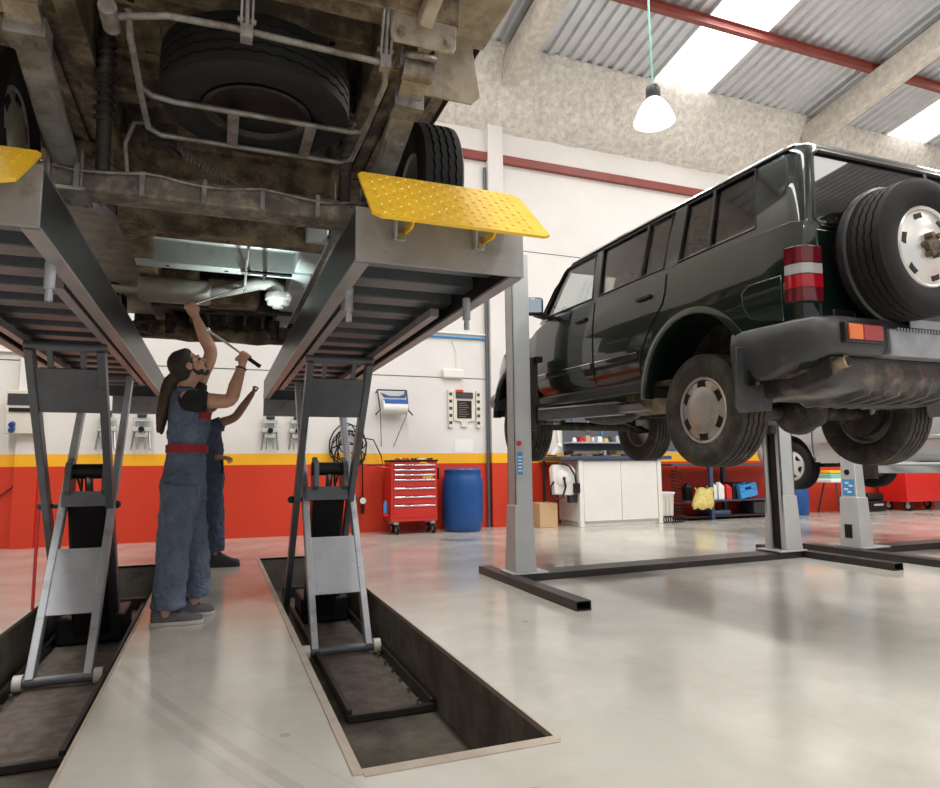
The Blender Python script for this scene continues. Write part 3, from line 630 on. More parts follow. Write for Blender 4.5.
# ================================================================ DARK GREEN OFF-ROADER
suv = thing('car', 'dark green boxy off-roader raised on two post lift, spare wheel on tailgate', 'car', (3.725, 3.42, 1.085), rot=(math.radians(1.4), 0, 0))
def lower_body(stations, prof):
    mb = MB(); rings = []
    for y, w, zb, zt in stations:
        r = [(0, zb), (w - .12, zb), (w - .05, zb + .02), (w - .035, zb + .08), (w - .012, zb + .14), (w, zb + .26), (w + .004, zb + .40), (w - .004, zb + (zt - zb) * .72), (w - .022, zb + (zt - zb) * .90), (w - .032, zt - .02), (w - .06, zt), (w * .5, zt + prof), (0, zt + prof)]
        ring = [V((x, y, z)) for x, z in r] + [V((-x, y, z)) for x, z in r[-2:0:-1]]
        rings.append(ring)
    return mb.loft(rings)
ST = [(-.85, .80, .47, 1.24), (-.835, .835, .46, 1.26), (-.78, .868, .45, 1.27), (-.6, .875, .45, 1.27), (0, .878, .45, 1.27), (1.2, .878, .45, 1.265), (2.1, .875, .45, 1.25), (2.3, .872, .45, 1.20), (2.42, .87, .45, 1.15), (2.9, .86, .46, 1.12), (3.2, .83, .48, 1.08), (3.36, .78, .5, 1.03), (3.44, .70, .52, .95)]
o = tmp(lower_body(ST, .0)); o.name = 'body'
cut = []
for y in (.02, 2.76):
    poly = [(.50 * math.cos(a), .385 + .50 * math.sin(a)) for a in [PI * i / 28 for i in range(29)]] + [(-.50, .2), (.50, .2)]
    for s in (-1, 1):
        mb = MB(); mb.prism([(y + p[0], p[1]) for p in poly], (s * .52, 0, 0), (0, 1, 0), (0, 0, 1), (s * .6, 0, 0)); cut.append(tmp(mb))
boolean(o, cut); o.data.materials.clear(); o.data.materials.append(m_suv); shade(o.data, 32); put(o, suv, True); body = o
# greenhouse shell with window openings
def gh(k):
    mb = MB(); rings = []
    for z, w, yr, yf, rc in ((1.24, .838, -.845, 2.30, .09), (1.48, .795, -.815, 2.10, .10), (1.66, .752, -.785, 1.95, .11), (1.725, .728, -.77, 1.86, .12), (1.765, .69, -.73, 1.74, .12), (1.787, .60, -.63, 1.5, .12), (1.797, .45, -.5, 1.3, .1)):
        w -= k; yr += k; yf -= k * 1.4; z2 = z - (k * .8 if z > 1.3 else .05 * (k > 0)); pts = []
        for cx, cy, a0 in ((w - rc, yf - rc, 0), (-w + rc, yf - rc, PI / 2), (-w + rc, yr + rc, PI), (w - rc, yr + rc, 1.5 * PI)):
            for i in range(6): a = a0 + PI / 2 * i / 5; pts.append(V((cx + rc * math.cos(a), cy + rc * math.sin(a), z2)))
        rings.append(pts)
    return mb.loft(rings)
o = tmp(gh(0)); o.name = 'cabin_shell'; cut = [tmp(gh(.045))]
WIN = {'front': [(1.27, 1.275), (2.15, 1.275), (2.11, 1.34), (1.95, 1.57), (1.87, 1.66), (1.82, 1.685), (1.33, 1.685)],
       'rear': [(.33, 1.285), (1.17, 1.275), (1.21, 1.685), (.30, 1.69)],
       'quarter': [(-.52, 1.30), (.17, 1.285), (.15, 1.69), (-.46, 1.695)]}
for k, p in WIN.items():
    mb = MB(); mb.prism(p, (-1.2, 0, 0), (0, 1, 0), (0, 0, 1), (2.4, 0, 0)); cut.append(tmp(mb))
RW = [(-.70, 1.22), (.70, 1.22), (.735, 1.26), (.665, 1.66), (.62, 1.69), (-.62, 1.69), (-.665, 1.66), (-.735, 1.26)]
mb = MB(); mb.prism(RW, (0, -1.2, 0), (1, 0, 0), (0, 0, 1), (0, .65, 0)); cut.append(tmp(mb))
WS = [(-.755, 1.275), (.755, 1.275), (.685, 1.68), (-.685, 1.68)]
mb = MB(); mb.prism(WS, (0, 1.55, 0), (1, 0, 0), (0, 0, 1), (0, 1.2, 0)); cut.append(tmp(mb))
boolean(o, cut); o.data.materials.clear(); o.data.materials.append(m_suv); o.data.materials.append(m_lining)
for pl in o.data.polygons: pl.material_index = 0
for pl in o.data.polygons:                                   # inner faces carry the lining
    c = pl.center; n_ = pl.normal; d = V((c.x, 0, c.z - 1.45))
    if (n_.x * c.x < -.02 and abs(c.x) < .80 and abs(n_.x) > .8) or (n_.z < -.6 and c.z > 1.6 and abs(c.x) < .70): pl.material_index = 1
shade(o.data, 32); put(o, suv, True)
def side_x(z): return .838 + (z - 1.24) * (.752 - .838) / (1.66 - 1.24)
def pane(name, poly, s, m, off=-.012):
    mb = MB(); a = [V((s * (side_x(z) + off), y, z)) for y, z in poly]; mb.loft([a, [p - V((s * .004, 0, 0)) for p in a]]); g = mb.build(name, m, suv, smooth=0, local=True)
    mb = MB(); mb.tube([V((s * (side_x(z) + .002), y, z)) for y, z in poly], .008, 6, closed=True); mb.build('window_trim', m_suvblack, g, local=True); return g
for s in (-1, 1):
    g = pane('door_window', WIN['front'], s, m_glassc); g = pane('door_window', WIN['rear'], s, m_glass)
    mb = MB(); mb.bar((s * (side_x(1.28) + .002), .60, 1.28), (s * (side_x(1.69) + .002), .58, 1.69), .022, .016, up=(1, 0, 0)); mb.build('window_divider', m_suvblack, g, local=True)
    g = pane('quarter_window', WIN['quarter'], s, m_glass)
    mb = MB(); mb.bar((s * (side_x(1.29) + .002), -.13, 1.29), (s * (side_x(1.69) + .002), -.12, 1.69), .022, .016, up=(1, 0, 0)); mb.build('window_divider', m_suvblack, g, local=True)
def rear_y(z): return -.842 + (z - 1.24) * (.06 / .42)
mb = MB(); a = [V((x, rear_y(z) + .012, z)) for x, z in RW]; mb.loft([a, [p + V((0, .004, 0)) for p in a]]); rg = mb.build('rear_window', m_glassr, suv, smooth=0, local=True)
mb = MB(); mb.tube([V((x, rear_y(z) - .002, z)) for x, z in RW], .011, 6, closed=True); mb.build('window_trim', m_suvblack, rg, local=True)
mb = MB(); mb.bar((.27, rear_y(1.22) - .002, 1.22), (.25, rear_y(1.69) - .002, 1.69), .03, .014, up=(0, 1, 0)); mb.build('window_divider', m_suvblack, rg, local=True)
mb = MB(); mb.bar((-.66, rear_y(1.25) - .02, 1.245), (-.20, rear_y(1.25) - .022, 1.255), .016, .02); mb.bar((-.58, rear_y(1.25) - .03, 1.262), (-.24, rear_y(1.25) - .03, 1.268), .01, .012); mb.cyl((-.25, rear_y(1.2) - .03, 1.235), (-.25, rear_y(1.2) + .01, 1.235), .022); mb.build('rear_wiper', m_suvblack, suv, local=True)
mb = MB(); a = [V((x, 2.30 - (z - 1.24) * .35 / .42 - .02, z)) for x, z in WS]; mb.loft([a, [p - V((0, .005, 0)) for p in a]]); mb.build('windscreen', m_glassc, suv, smooth=0, local=True)
# body side: doors, seams, mouldings, flares
def bside(z):
    t = z - .45
    return .878 + (0.004 if .2 < t < .5 else -.004 if t < .62 else -.018) if t > .12 else .85
for s in (-1, 1):
    for nm, poly in (('front_door', [(1.20, .53), (2.14, .53), (2.20, .75), (2.24, 1.23), (1.20, 1.235)]), ('rear_door', [(.59, .53), (1.18, .53), (1.18, 1.235), (.27, 1.24), (.27, 1.04), (.42, .90), (.56, .70)])):
        rows = []; zs = [.53, .62, .70, .80, .92, 1.04, 1.14, 1.235]
        mb = MB(); pb = list(poly)
        def xat(z):
            t = (z - .45) / .82; ks = [(.098, .835), (.17, .866), (.317, .878), (.488, .882), (.72, .874), (.90, .856), (.975, .846)]
            for (a, b), (c, d) in zip(ks[:-1], ks[1:]):
                if t <= c: return b + (d - b) * max(0, (t - a)) / (c - a)
            return .846
        # slice the polygon by rows
        def span(z):
            xs_ = []
            for i in range(len(pb)):
                (y0, z0), (y1, z1) = pb[i], pb[(i + 1) % len(pb)]
                if (z0 - z) * (z1 - z) <= 0 and abs(z1 - z0) > 1e-9: xs_.append(y0 + (y1 - y0) * (z - z0) / (z1 - z0))
            return min(xs_), max(xs_)
        zs = [.532, .58, .62, .66, .70, .76, .82, .88, .95, 1.02, 1.10, 1.17, 1.232]
        ra, rb = [], []
        for z in zs:
            y0, y1 = span(z); n_ = 8
            ra.append([V((s * (xat(z) + .009), y0 + (y1 - y0) * i / n_, z)) for i in range(n_ + 1)]); rb.append([V((s * (xat(z) - .006), y0 + (y1 - y0) * i / n_, z)) for i in range(n_ + 1)])
        rings = [list(a) + list(b[::-1]) for a, b in zip(ra, rb)]
        mb.loft(rings); dr = mb.build(nm, m_suv, suv, smooth=25, local=True, bevel=.003)
        y0, y1 = span(.70)
        MB().bx(s * (xat(.7) + .008), s * (xat(.7) + .02), y0 + .02, y1 - .02, .675, .725).build('side_moulding', m_suv, dr, bevel=.006, local=True)
        MB().bx(s * (xat(.7) + .0195), s * (xat(.7) + .022), y0 + .02, y1 - .02, .718, .724).build('chrome_strip', m_chrome, dr, local=True)
        yh = 1.30 if nm == 'front_door' else .42
        MB().bx(s * (xat(1.1) + .008), s * (xat(1.1) + .035), yh, yh + .16, 1.09, 1.12).build('door_handle', m_suvblack, dr, bevel=.008, local=True)
    for y in (.02, 2.76):                                      # wheel arch flares
        mb = MB(); rings = []
        for i in range(33):
            a = -.02 + (PI + .04) * i / 32; cs, sn = math.cos(a), math.sin(a)
            q = lambda r, x: V((s * x, y + r * cs, .385 + r * sn))
            rings.append([q(.497, .80), q(.497, .882), q(.503, .890), q(.52, .889), q(.548, .881), q(.556, .86)])
        mb.loft(rings, True, True); mb.build('arch_flare', m_suv, suv, smooth=50, local=True)
        mb = MB(); rings = []                                   # dark wheel-well liner
        for i in range(25):
            a = PI * i / 24; rings.append([V((s * .53, y + .502 * math.cos(a), .385 + .502 * math.sin(a))), V((s * .875, y + .502 * math.cos(a), .385 + .502 * math.sin(a)))])
        mb.loft(rings, False, False); mb.add([V((s * .53, y + .502 * math.cos(PI * i / 24), .385 + .502 * math.sin(PI * i / 24))) for i in range(25)], [tuple(range(25))])
        mb.build('wheel_liner', m_chassisd, suv, local=True)
    MB().bx(s * .78, s * .868, .53, 2.25, .435, .52).build('sill', m_suvblack, suv, bevel=.02, local=True)
    car_wheel(suv, (s * .72, 0, .265), .366, .245, .215, m_tyredirt, 'cap', 1 if s < 0 else -1)
    car_wheel(suv, (s * .72, 2.76, .265), .366, .245, .215, m_tyredirt, 'cap', 1 if s < 0 else -1)
    # tail lamp in red, clear and dark red, wrapping the corner
    def wrap(z0, z1, g):
        mb = MB(); P_ = [(.878 + g, -.765), (.874 + g, -.80), (.856 + g, -.845 - g * .6), (.825, -.866 - g), (.735, -.872 - g), (.735, -.83), (.82, -.80), (.84, -.765)]
        mb.loft([[V((s * x, y, z)) for x, y in P_] for z in (z0, z1)]); return mb
    tl = wrap(.79, 1.10, 0).build('tail_lamp', m_suvblack, suv, bevel=.006, local=True)
    wrap(1.005, 1.092, .006).build('upper_lens', m_redd_l, tl, local=True); wrap(.945, 1.0, .006).build('reversing_lens', m_wh_l, tl, local=True); wrap(.87, .94, .006).build('brake_lens', m_red_l, tl, local=True); wrap(.798, .866, .006).build('lower_lens', m_redd_l, tl, local=True)
    # quarter panel crease above the rear arch
    mb = MB(); mb.prism([(-.74, .70), (-.50, .76), (-.45, .84), (-.44, .92), (-.50, .96), (-.74, .96)], (s * .868, 0, 0), (0, 1, 0), (0, 0, 1), (s * .016, 0, 0)); mb.build('quarter_panel', m_suv, suv, bevel=.012, local=True, seg=3)
    MB().bx(s * .872, s * .880, -.74, -.55, .655, .668).build('side_strip', m_chrome, suv, local=True) if s < 0 else None
    # door mirror
    rz = M.Rotation(math.radians(22 * s), 3, 'Z'); cm_ = V((s * 1.0, 2.06, 1.36)); mb = MB(); mb.box(cm_, (.20, .09, .17), rz); mi_ = mb.build('mirror', m_suvblack, suv, bevel=.03, local=True, seg=3)
    mb = MB(); mb.box(cm_ + rz @ V((0, -.049, 0)), (.165, .008, .13), rz); mb.build('mirror_glass', m_mirror, mi_, local=True, bevel=.002)
    mb = MB(); mb.bar((s * .84, 2.10, 1.28), (s * .96, 2.08, 1.30), .06, .05); mb.build('mirror_arm', m_suvblack, mi_, local=True)
    # mud flap
    mb = MB(); mb.prism([(-.15, .0), (.14, 0), (.145, -.16), (.12, -.36), (-.12, -.38), (-.15, -.34)], (s * .80, -.462, .60), (1, 0, 0), (0, -.06, 1), (0, .012, 0)); mb.build('mud_flap', m_bumper, suv, bevel=.004, local=True)
# tailgate panel, seam and lock
mb = MB(); mb.prism([(-.72, .60), (.72, .60), (.74, .8), (.74, 1.20), (-.74, 1.20), (-.74, .8)], (0, -.856, 0), (1, 0, 0), (0, 0, 1), (0, .012, 0)); tg = mb.build('tailgate', m_suv, suv, bevel=.008, local=True)
MB().bx(.26, .266, -.858, -.855, .62, 1.2).build('door_seam', m_black, tg, local=True)
mb = MB(); mb.cyl((-.62, -.858, .99), (-.62, -.863, .99), .022, n=20); mb.build('lock', m_suv, tg, local=True)
MB().bx(-.66, -.50, -.872, -.85, .72, .76).build('tailgate_handle', m_suvblack, tg, bevel=.006, local=True)
# spare wheel on its carrier
cxs, czs = -.32, 1.055
sp = place(tyre_mb(.366, .245, .215), (cxs, -1.065, czs), 1, M.Rotation(PI / 2, 3, 'Z')).build('spare_wheel', m_tyre, suv, smooth=35, local=True)
R90 = M.Rotation(PI / 2, 3, 'Z'); h = -.1225; rr = .215
mb = MB(); mb.lathe([(rr + .004, h * .74), (rr - .004, h * .82), (rr - .016, h * .76), (rr - .02, h * .5), (rr - .03, 0), (rr - .02, -h * .6)], (0, 0, 0), (1, 0, 0), 48, 0, False)
place(mb, (cxs, -1.065, czs), 1, R90).build('rim', m_alloy, sp, local=True)
place(hub_cap_mb(rr - .015, h * .58, 6), (cxs, -1.065, czs), 1, R90).build('wheel_face', m_alloy, sp, local=True)
slots(rr - .052, h * .58 - .020, 6, .032, .018, .2, (cxs, -1.065, czs), 1, R90, 'wheel_vent', sp)
mb = MB(); mb.cyl((h * .58 - .03, 0, 0), (h * .58 - .06, 0, 0), .05, .045, 20)
for i in range(6):
    a = i * PI / 3; mb.cyl((h * .58 - .03, .055 * math.cos(a), .055 * math.sin(a)), (h * .58 - .075, .055 * math.cos(a), .055 * math.sin(a)), .017, .015, 8)
place(mb, (cxs, -1.065, czs), 1, R90).build('hub', m_chassis, sp, local=True)
mb = MB(); mb.lathe([(.375, 0), (.385, -.02), (.385, -.05), (.372, -.06), (.372, -.01)], (cxs, -.93, czs), (0, 1, 0), 56, 0, False); mb.lathe([(.37, 0), (.05, 0), (.05, .01), (.37, .01)], (cxs, -.92, czs), (0, 1, 0), 56); mb.bx(cxs - .12, cxs + .12, -.93, -.855, czs - .2, czs + .2)
mb.build('spare_carrier', m_suvblack, suv, local=True)
# rear bumper wrapping round both corners
def bump_ring(pts_): return pts_
path = [(-.90, -.36), (-.905, -.60), (-.905, -.80), (-.88, -.92), (-.78, -.985), (-.5, -1.0), (0, -1.005), (.5, -1.0), (.78, -.985), (.88, -.92), (.905, -.80), (.905, -.60), (.90, -.36)]
mb = MB(); rings = []
for i, (x, y) in enumerate(path):
    a = V((*path[max(i - 1, 0)], 0)); b = V((*path[min(i + 1, len(path) - 1)], 0)); t = (b - a).normalized(); n_ = V((t.y, -t.x, 0)); 
    if n_.dot(V((x, y + .3, 0))) < 0: n_ = -n_
    side = min(1, max(0, (abs(x) - .5) / .4)); zl = (.50 if y < -.75 else .43) - .03 * side * (y > -.95); c = V((x, y, 0))
    rings.append([c + n_ * d + V((0, 0, z)) for d, z in ((-.14, .69), (-.03, .70), (-.012, .685), (0, .62), (-.002, .54), (-.02, zl + .015), (-.05, zl), (-.14, zl + .01))])
mb.loft(rings); bp = mb.build('rear_bumper', m_bumper, suv, smooth=50, local=True)
mb = MB(); mb.bx(-.44, .44, -1.025, -.9, .50, .645); st = mb.build('step_plate', m_bumpsteel, bp, bevel=.012, local=True)
mb = MB()
for i in range(34): mb.bx(-.40 + i * .0235, -.388 + i * .0235, -1.032, -1.02, .63, .648)
mb.build('step_teeth', m_bumpsteel, st, local=True)
MB().bx(-.30, .30, -1.030, -1.024, .655, .70).build('number_plate', m_bumpsteel, bp, local=True)
for s in (-1, 1):
    f = MB().bx(s * .49, s * .76, -1.02, -.98, .555, .665).build('rear_fog_lamp', m_suvblack, bp, bevel=.008, local=True)
    a, b = (.505, .66) if True else 0
    MB().bx(s * .505, s * .645, -1.03, -1.01, .57, .65).build('red_lens', m_red_l, f, bevel=.004, local=True); MB().bx(s * .649, s * .745, -1.03, -1.01, .57, .65).build('amber_lens', m_or_l, f, bevel=.004, local=True)
# underneath: chassis, axle, tank, exhaust
for s in (-1, 1):
    mb = MB(); mb.bar((s * .42, -.85, .50), (s * .42, .3, .50), .08, .12); mb.bar((s * .42, .3, .50), (s * .46, .6, .40), .08, .12); mb.bar((s * .46, .6, .40), (s * .46, 3.2, .42), .08, .13); mb.build('chassis_rail', m_chassisd, suv, local=True)
    mb = MB(); n_ = 70; mb.tube([(s * .50 + .055 * math.cos(i * .55), -.02 + .055 * math.sin(i * .55), .30 + .0035 * i) for i in range(n_)], .008, 6); mb.build('coil_spring', m_chassisd, suv, local=True)
    mb = MB(); mb.cyl((s * .60, -.10, .22), (s * .45, -.22, .62), .026); mb.cyl((s * .56, -.13, .33), (s * .45, -.22, .62), .036); mb.build('shock_absorber', m_greyleaf, suv, local=True)
    mb = MB(); mb.bar((s * .48, .05, .22), (s * .48, .95, .40), .05, .05); mb.build('trailing_arm', m_chassisd, suv, local=True)
    MB().lathe([(.15, 0), (.16, -.03), (.16, -.09), (.12, -.10), (.05, -.10)], (s * .66, 0, .265), (s, 0, 0), 28).build('brake_drum', m_chassisd, suv, local=True)
mb = MB(); mb.cyl((-.68, 0, .265), (.68, 0, .265), .048); mb.ball((-.02, -.02, .265), (.16, .15, .155)); mb.cyl((-.02, .1, .27), (-.02, .32, .29), .07, .05); axl = mb.build('rear_axle', m_chassisd, suv, local=True)
MB().lathe([(.11, 0), (.10, -.03), (.06, -.055), (.001, -.06)], (-.02, -.15, .265), (0, 1, 0), 24).build('diff_cover', m_chassisd, axl, local=True)
MB().cyl((-.02, .3, .29), (-.05, 1.5, .42), .035).build('prop_shaft', m_chassisd, suv, local=True)
MB().cyl((-.6, -.12, .31), (.5, -.16, .42), .018).build('panhard_rod', m_greyleaf, suv, local=True)
mb = MB(); rings = []
for i in range(97):
    x = -.74 + 1.10 * i / 96; e = min(1, min(i, 96 - i) / 10.); e = (1 - (1 - e) ** 2) ** .5; rb = .032 * max(0, math.sin((x + .45) * 2 * PI / .115)) if -.45 < x < .27 else 0
    k = .55 + .45 * e
    rings.append([V((x, y_, z_)) for y_, z_ in ((-.90, .50), (-.91, .40), (-.86 + .1 * (1 - k), .335 - rb + .10 * (1 - k)), (-.70, .30 - rb + .12 * (1 - k)), (-.45, .29 - rb + .12 * (1 - k)), (-.36, .33 + .05 * (1 - k)), (-.33, .45), (-.34, .50))])
mb.loft(rings); mb.build('fuel_tank', m_tank, suv, smooth=70, local=True)
mb = MB(); mb.tube([(-.52, .3, .42), (-.66, .0, .52), (-.70, -.3, .46), (-.72, -.62, .43), (-.70, -.88, .455), (-.69, -.96, .465)], .032, 12); mb.build('tail_pipe', m_chassis, suv, local=True)
MB().cyl((-.69, -.955, .465), (-.69, -.9615, .4655), .026).build('pipe_mouth', m_black, suv, local=True)
mb = MB(); mb.lathe([(.03, 0), (.12, .02), (.13, .05), (.13, .65), (.12, .68), (.03, .7)], (-.50, .45, .42), (0, 1, 0), 20); mb.build('silencer', m_chassis, suv, local=True)
mb = MB(); mb.bx(-.3, .3, 1.2, 2.0, .36, .5); mb.ball((0, 2.3, .42), (.22, .5, .15)); mb.build('gearbox', m_chassisd, suv, bevel=.03, local=True)
MB().bx(-.80, .80, -.8, 3.2, .47, .50).build('floor_pan', m_chassisd, suv, local=True)
mb = MB(); mb.cyl((-.68, 2.76, .27), (.68, 2.76, .27), .045); mb.bar((-.35, 2.7, .32), (-.72, 2.76, .22), .2, .03); mb.bar((.35, 2.7, .32), (.72, 2.76, .22), .2, .03); mb.build('front_axle', m_chassisd, suv, local=True)
mb = MB(); mb.tube([(-.80, 3.22, .55), (-.78, 3.38, .56), (-.66, 3.48, .57), (0, 3.57, .58), (.66, 3.48, .57), (.78, 3.38, .56), (.80, 3.22, .55)], .10, 12); mb.build('front_bumper', m_bumper, suv, local=True)
for s in (-1, 1): MB().bx(s * .5, s * .74, 3.36, 3.45, .80, .94).build('headlamp', m_wh_l, suv, bevel=.02, local=True)
MB().bx(-.48, .48, 3.4, 3.455, .76, .94).build('grille', m_suvblack, suv, bevel=.01, local=True)
# roof gutter lines, cabin floor and seats
for s in (-1, 1):
    mb = MB(); mb.tube([(s * .738, -.74, 1.715), (s * .736, 0, 1.72), (s * .735, 1.0, 1.72), (s * .732, 1.75, 1.715), (s * .77, 2.03, 1.54), (s * .81, 2.24, 1.3)], .009, 6); mb.build('rain_gutter', m_suv, suv, local=True)
for x, y in ((-.38, 1.35), (.38, 1.35), (-.42, .42), (.0, .42), (.42, .42)):
    mb = MB(); mb.prism([(y, 1.2), (y + .10, 1.2), (y - .02, 1.50), (y - .12, 1.50)], (x - .2, 0, 0), (0, 1, 0), (0, 0, 1), (.4, 0, 0)); st = mb.build('seat', m_seat, suv, bevel=.03, local=True)
    mb = MB(); mb.box((x, y - .10, 1.60), (.24, .08, .15)); mb.cyl((x - .06, y - .08, 1.48), (x - .06, y - .09, 1.56), .008, n=8); mb.cyl((x + .06, y - .08, 1.48), (x + .06, y - .09, 1.56), .008, n=8); mb.build('headrest', m_seat, st, bevel=.02, local=True)
mb = MB(); mb.lathe([(.17, -.015), (.185, -.015), (.185, .015), (.17, .015)], (-.38, 1.92, 1.28), (0, -.5, .86), 24, 0, False); mb.build('steering_wheel', m_black, suv, local=True)
MB().bx(-.74, .74, 2.0, 2.3, 1.2, 1.30).build('dashboard', m_black, suv, bevel=.03, local=True)
# ================================================================ TWO POST LIFTS
FH = .068
def c_post(t, x0, x1, y0, y1, opn, h, m, flare=True):
    """C channel post; opn = +1 opens to +x, -1 opens to -x"""
    w = .018; mb = MB(); xb = x0 if opn > 0 else x1; xf = x1 if opn > 0 else x0
    z0 = FH + .01
    mb.bx(xb, xb + opn * w, y0, y1, z0, h); mb.bx(xb, xf, y0, y0 + w, z0, h); mb.bx(xb, xf, y1 - w, y1, z0, h)
    mb.bx(xf - opn * w, xf, y0, y0 + .055, z0, h); mb.bx(xf - opn * w, xf, y1 - .055, y1, z0, h); mb.bx(x0, x1, y0, y1, h, h + .012)
    p = mb.build('post', m, t, bevel=.004)
    if opn > 0: mb = MB(); mb.bx(x1 - .02, x1 + .05, y1 - .03, y1, z0, h); mb.build('rear_flange', m, p)
    mb = MB(); mb.bx(xb + opn * .05, xf - opn * .03, y0 + .06, y1 - .06, z0 + .02, h - .05); mb.build('post_channel', m_black, p)
    mb = MB()                                                    # flared foot shroud
    e = .028
    r0 = [V((x0 - e, y0 - e, FH + .016)), V((x1 + e * .4, y0 - e, FH + .016)), V((x1 + e * .4, y0 + .04, FH + .016)), V((x0 + .04, y0 + .04, FH + .016)), V((x0 + .04, y1 - .04, FH + .016)), V((x1 + e * .4, y1 - .04, FH + .016)), V((x1 + e * .4, y1 + e, FH + .016)), V((x0 - e, y1 + e, FH + .016))]
    if opn < 0: r0 = [V((x0 + x1 - p_.x, p_.y, p_.z)) for p_ in r0]
    r1 = [V((p_.x + (-1 if p_.x > (x0 + x1) / 2 else 1) * e * .6, p_.y + (-1 if p_.y > (y0 + y1) / 2 else 1) * e * .8 if abs(p_.y - (y0 + y1) / 2) > .09 else p_.y, .66)) for p_ in r0]
    mb.loft([r0, r1]); mb.build('post_shroud', m, p, bevel=.003)
    MB().bx(x0 - .07 if opn > 0 else x0 - .12, x1 + .12 if opn > 0 else x1 + .07, y0 - .05, y1 + .05, FH, FH + .016).build('base_plate', m, t, bevel=.003)
    return p
def arm(t, pv, pad, z, m=m_liftgrey):
    pv = V(pv); pad = V(pad); d = (pad - pv); L = d.length; d.normalize(); mid = pv + d * L * .62
    a = MB().bar(pv + V((0, 0, z)), mid + V((0, 0, z)), .11, .095).build('swing_arm', m, t, bevel=.008)
    MB().bar(pv + d * L * .4 + V((0, 0, z)), pad + V((0, 0, z)), .075, .065).build('arm_extension', m_flange, a, bevel=.006)
    MB().bar(pv + d * .02 + V((0, 0, z + .055)), mid + V((0, 0, z + .05)), .13, .012).build('arm_top_plate', m_liftlight, a)
    mb = MB(); mb.cyl(pad + V((0, 0, z - .04)), pad + V((0, 0, z + .05)), .022); mb.cyl(pad + V((0, 0, z + .05)), pad + V((0, 0, z + .085)), .06); mb.build('arm_pad', m_black, a)
    mb = MB(); mb.cyl(pv + V((0, 0, z - .075)), pv + V((0, 0, z + .085)), .05); mb.build('arm_pivot', m_beam, a)
lift = thing('two_post_lift', 'silver two post lift with dark floor beams carrying the green off-roader', 'vehicle lift', (4.18, 5.55, 0))
c_post(lift, 2.475, 2.64, 5.35, 5.52, 1, 2.95, m_post); c_post(lift, 5.70, 5.89, 5.50, 5.74, -1, 2.95, m_post)
for x, y0, y1 in ((2.41, 4.12, 5.95), (5.98, 4.45, 6.15)):
    mb = MB()
    for q in ((x - .06, x - .053, y0, y1, 0, FH), (x + .053, x + .06, y0, y1, 0, FH), (x - .053, x + .053, y0, y1, FH - .007, FH), (x - .053, x + .053, y0, y1, 0, .007)): mb.bx(*q)
    mb.build('floor_foot', m_beam, lift, bevel=.002)
mb = MB(); mb.loft([[V((2.49, 5.33, 0)), V((2.49, 5.60, 0)), V((2.49, 5.60, .06)), V((2.49, 5.33, .06))], [V((5.9, 5.47, 0)), V((5.9, 5.75, 0)), V((5.9, 5.75, .06)), V((5.9, 5.47, .06))]]); mb.build('cross_beam', m_beam, lift, bevel=.004)
for x, y, s in ((2.70, 5.48, 1), (5.64, 5.63, -1)):
    cr = MB().bx(x - .05 * s, x + .03 * s, y - .11, y + .11, 1.33, 2.0).build('carriage', m_beam, lift, bevel=.006)
    MB().bx(x - .01, x + .055 * s, y - .16, y - .09, 1.95, 2.0).build('arm_lock', m_black, cr)
    arm(lift, (x + .05 * s, y - .12, 0), (3.73 - s * .47, 4.05, 0), 1.46); arm(lift, (x + .05 * s, y + .12, 0), (3.73 - s * .47, 6.0, 0), 1.46)
mb = MB(); mb.bx(2.495, 2.545, 5.344, 5.3495, .93, 1.13); st = mb.build('post_sticker', m_bluel, lift)
st['label'] = 'blue warning sticker'
mb = MB(); mb.cyl((2.51, 5.35, 1.21), (2.51, 5.33, 1.21), .022); mb.build('release_button', m_redbox, lift)
mb = MB()
for i in range(5): mb.bx(2.50, 2.54 - .006 * (i % 2), 5.342, 5.3455, .96 + i * .03, .972 + i * .03)
mb.build('sticker_lines', m_paper, st)

lift2 = thing('two_post_lift', 'pale grey two post lift under silver car at right edge', 'vehicle lift', (8.2, 5.6, 0))
x0, x1, y0, y1 = 6.66, 6.80, 5.38, 5.58
mb = MB()
mb.loft([[V((x0 - g, y0 - g, z)), V((x1 + g, y0 - g, z)), V((x1 + g, y1 + g, z)), V((x0 - g, y1 + g, z))] for z, g in ((FH + .016, .03), (.62, .012), (.622, .0), (1.5, -.02), (2.9, -.03))])
p = mb.build('post', m_post, lift2, bevel=.006)
MB().bx(x0 - .05, x1 + .22, y0 - .08, y1 + .06, FH, FH + .016).build('base_plate', m_post, lift2, bevel=.003)
MB().bx(x0 - .032, x0 - .02, 5.45, 5.54, .17, .32).build("cable_slot", m_black, p)
mb = MB(); mb.cyl((x0 - .001, 5.49, .90), (x0 + .008, 5.49, .90), .032, n=24); mb.build('port_hole', m_black, p)
st = MB().bx(x0 - .0035, x0 + .004, 5.41, 5.55, .64, .82).build('post_sticker', m_bluel, lift2)
mb = MB()
for a, b in ((5.42, .74), (5.48, .70), (5.44, .67), (5.47, .77)): mb.bx(x0 - .0045, x0 - .0035, a, a + .05, b, b + .02)
mb.build('sticker_lines', m_paper, st)
c_post(lift2, 9.95, 10.2, 5.4, 5.75, -1, 2.9, m_post)
for x, y0_, y1_ in ((6.56, 4.0, 6.0), (10.3, 4.0, 6.0)):
    mb = MB()
    for q in ((x - .08, x - .072, y0_, y1_, 0, FH), (x + .072, x + .08, y0_, y1_, 0, FH), (x - .072, x + .072, y0_, y1_, FH - .008, FH)): mb.bx(*q)
    mb.build('floor_foot', m_beam, lift2, bevel=.002)
MB().bx(6.66, 10.22, 5.36, 5.62, 0, .07).build('cross_beam', m_beam, lift2, bevel=.004)
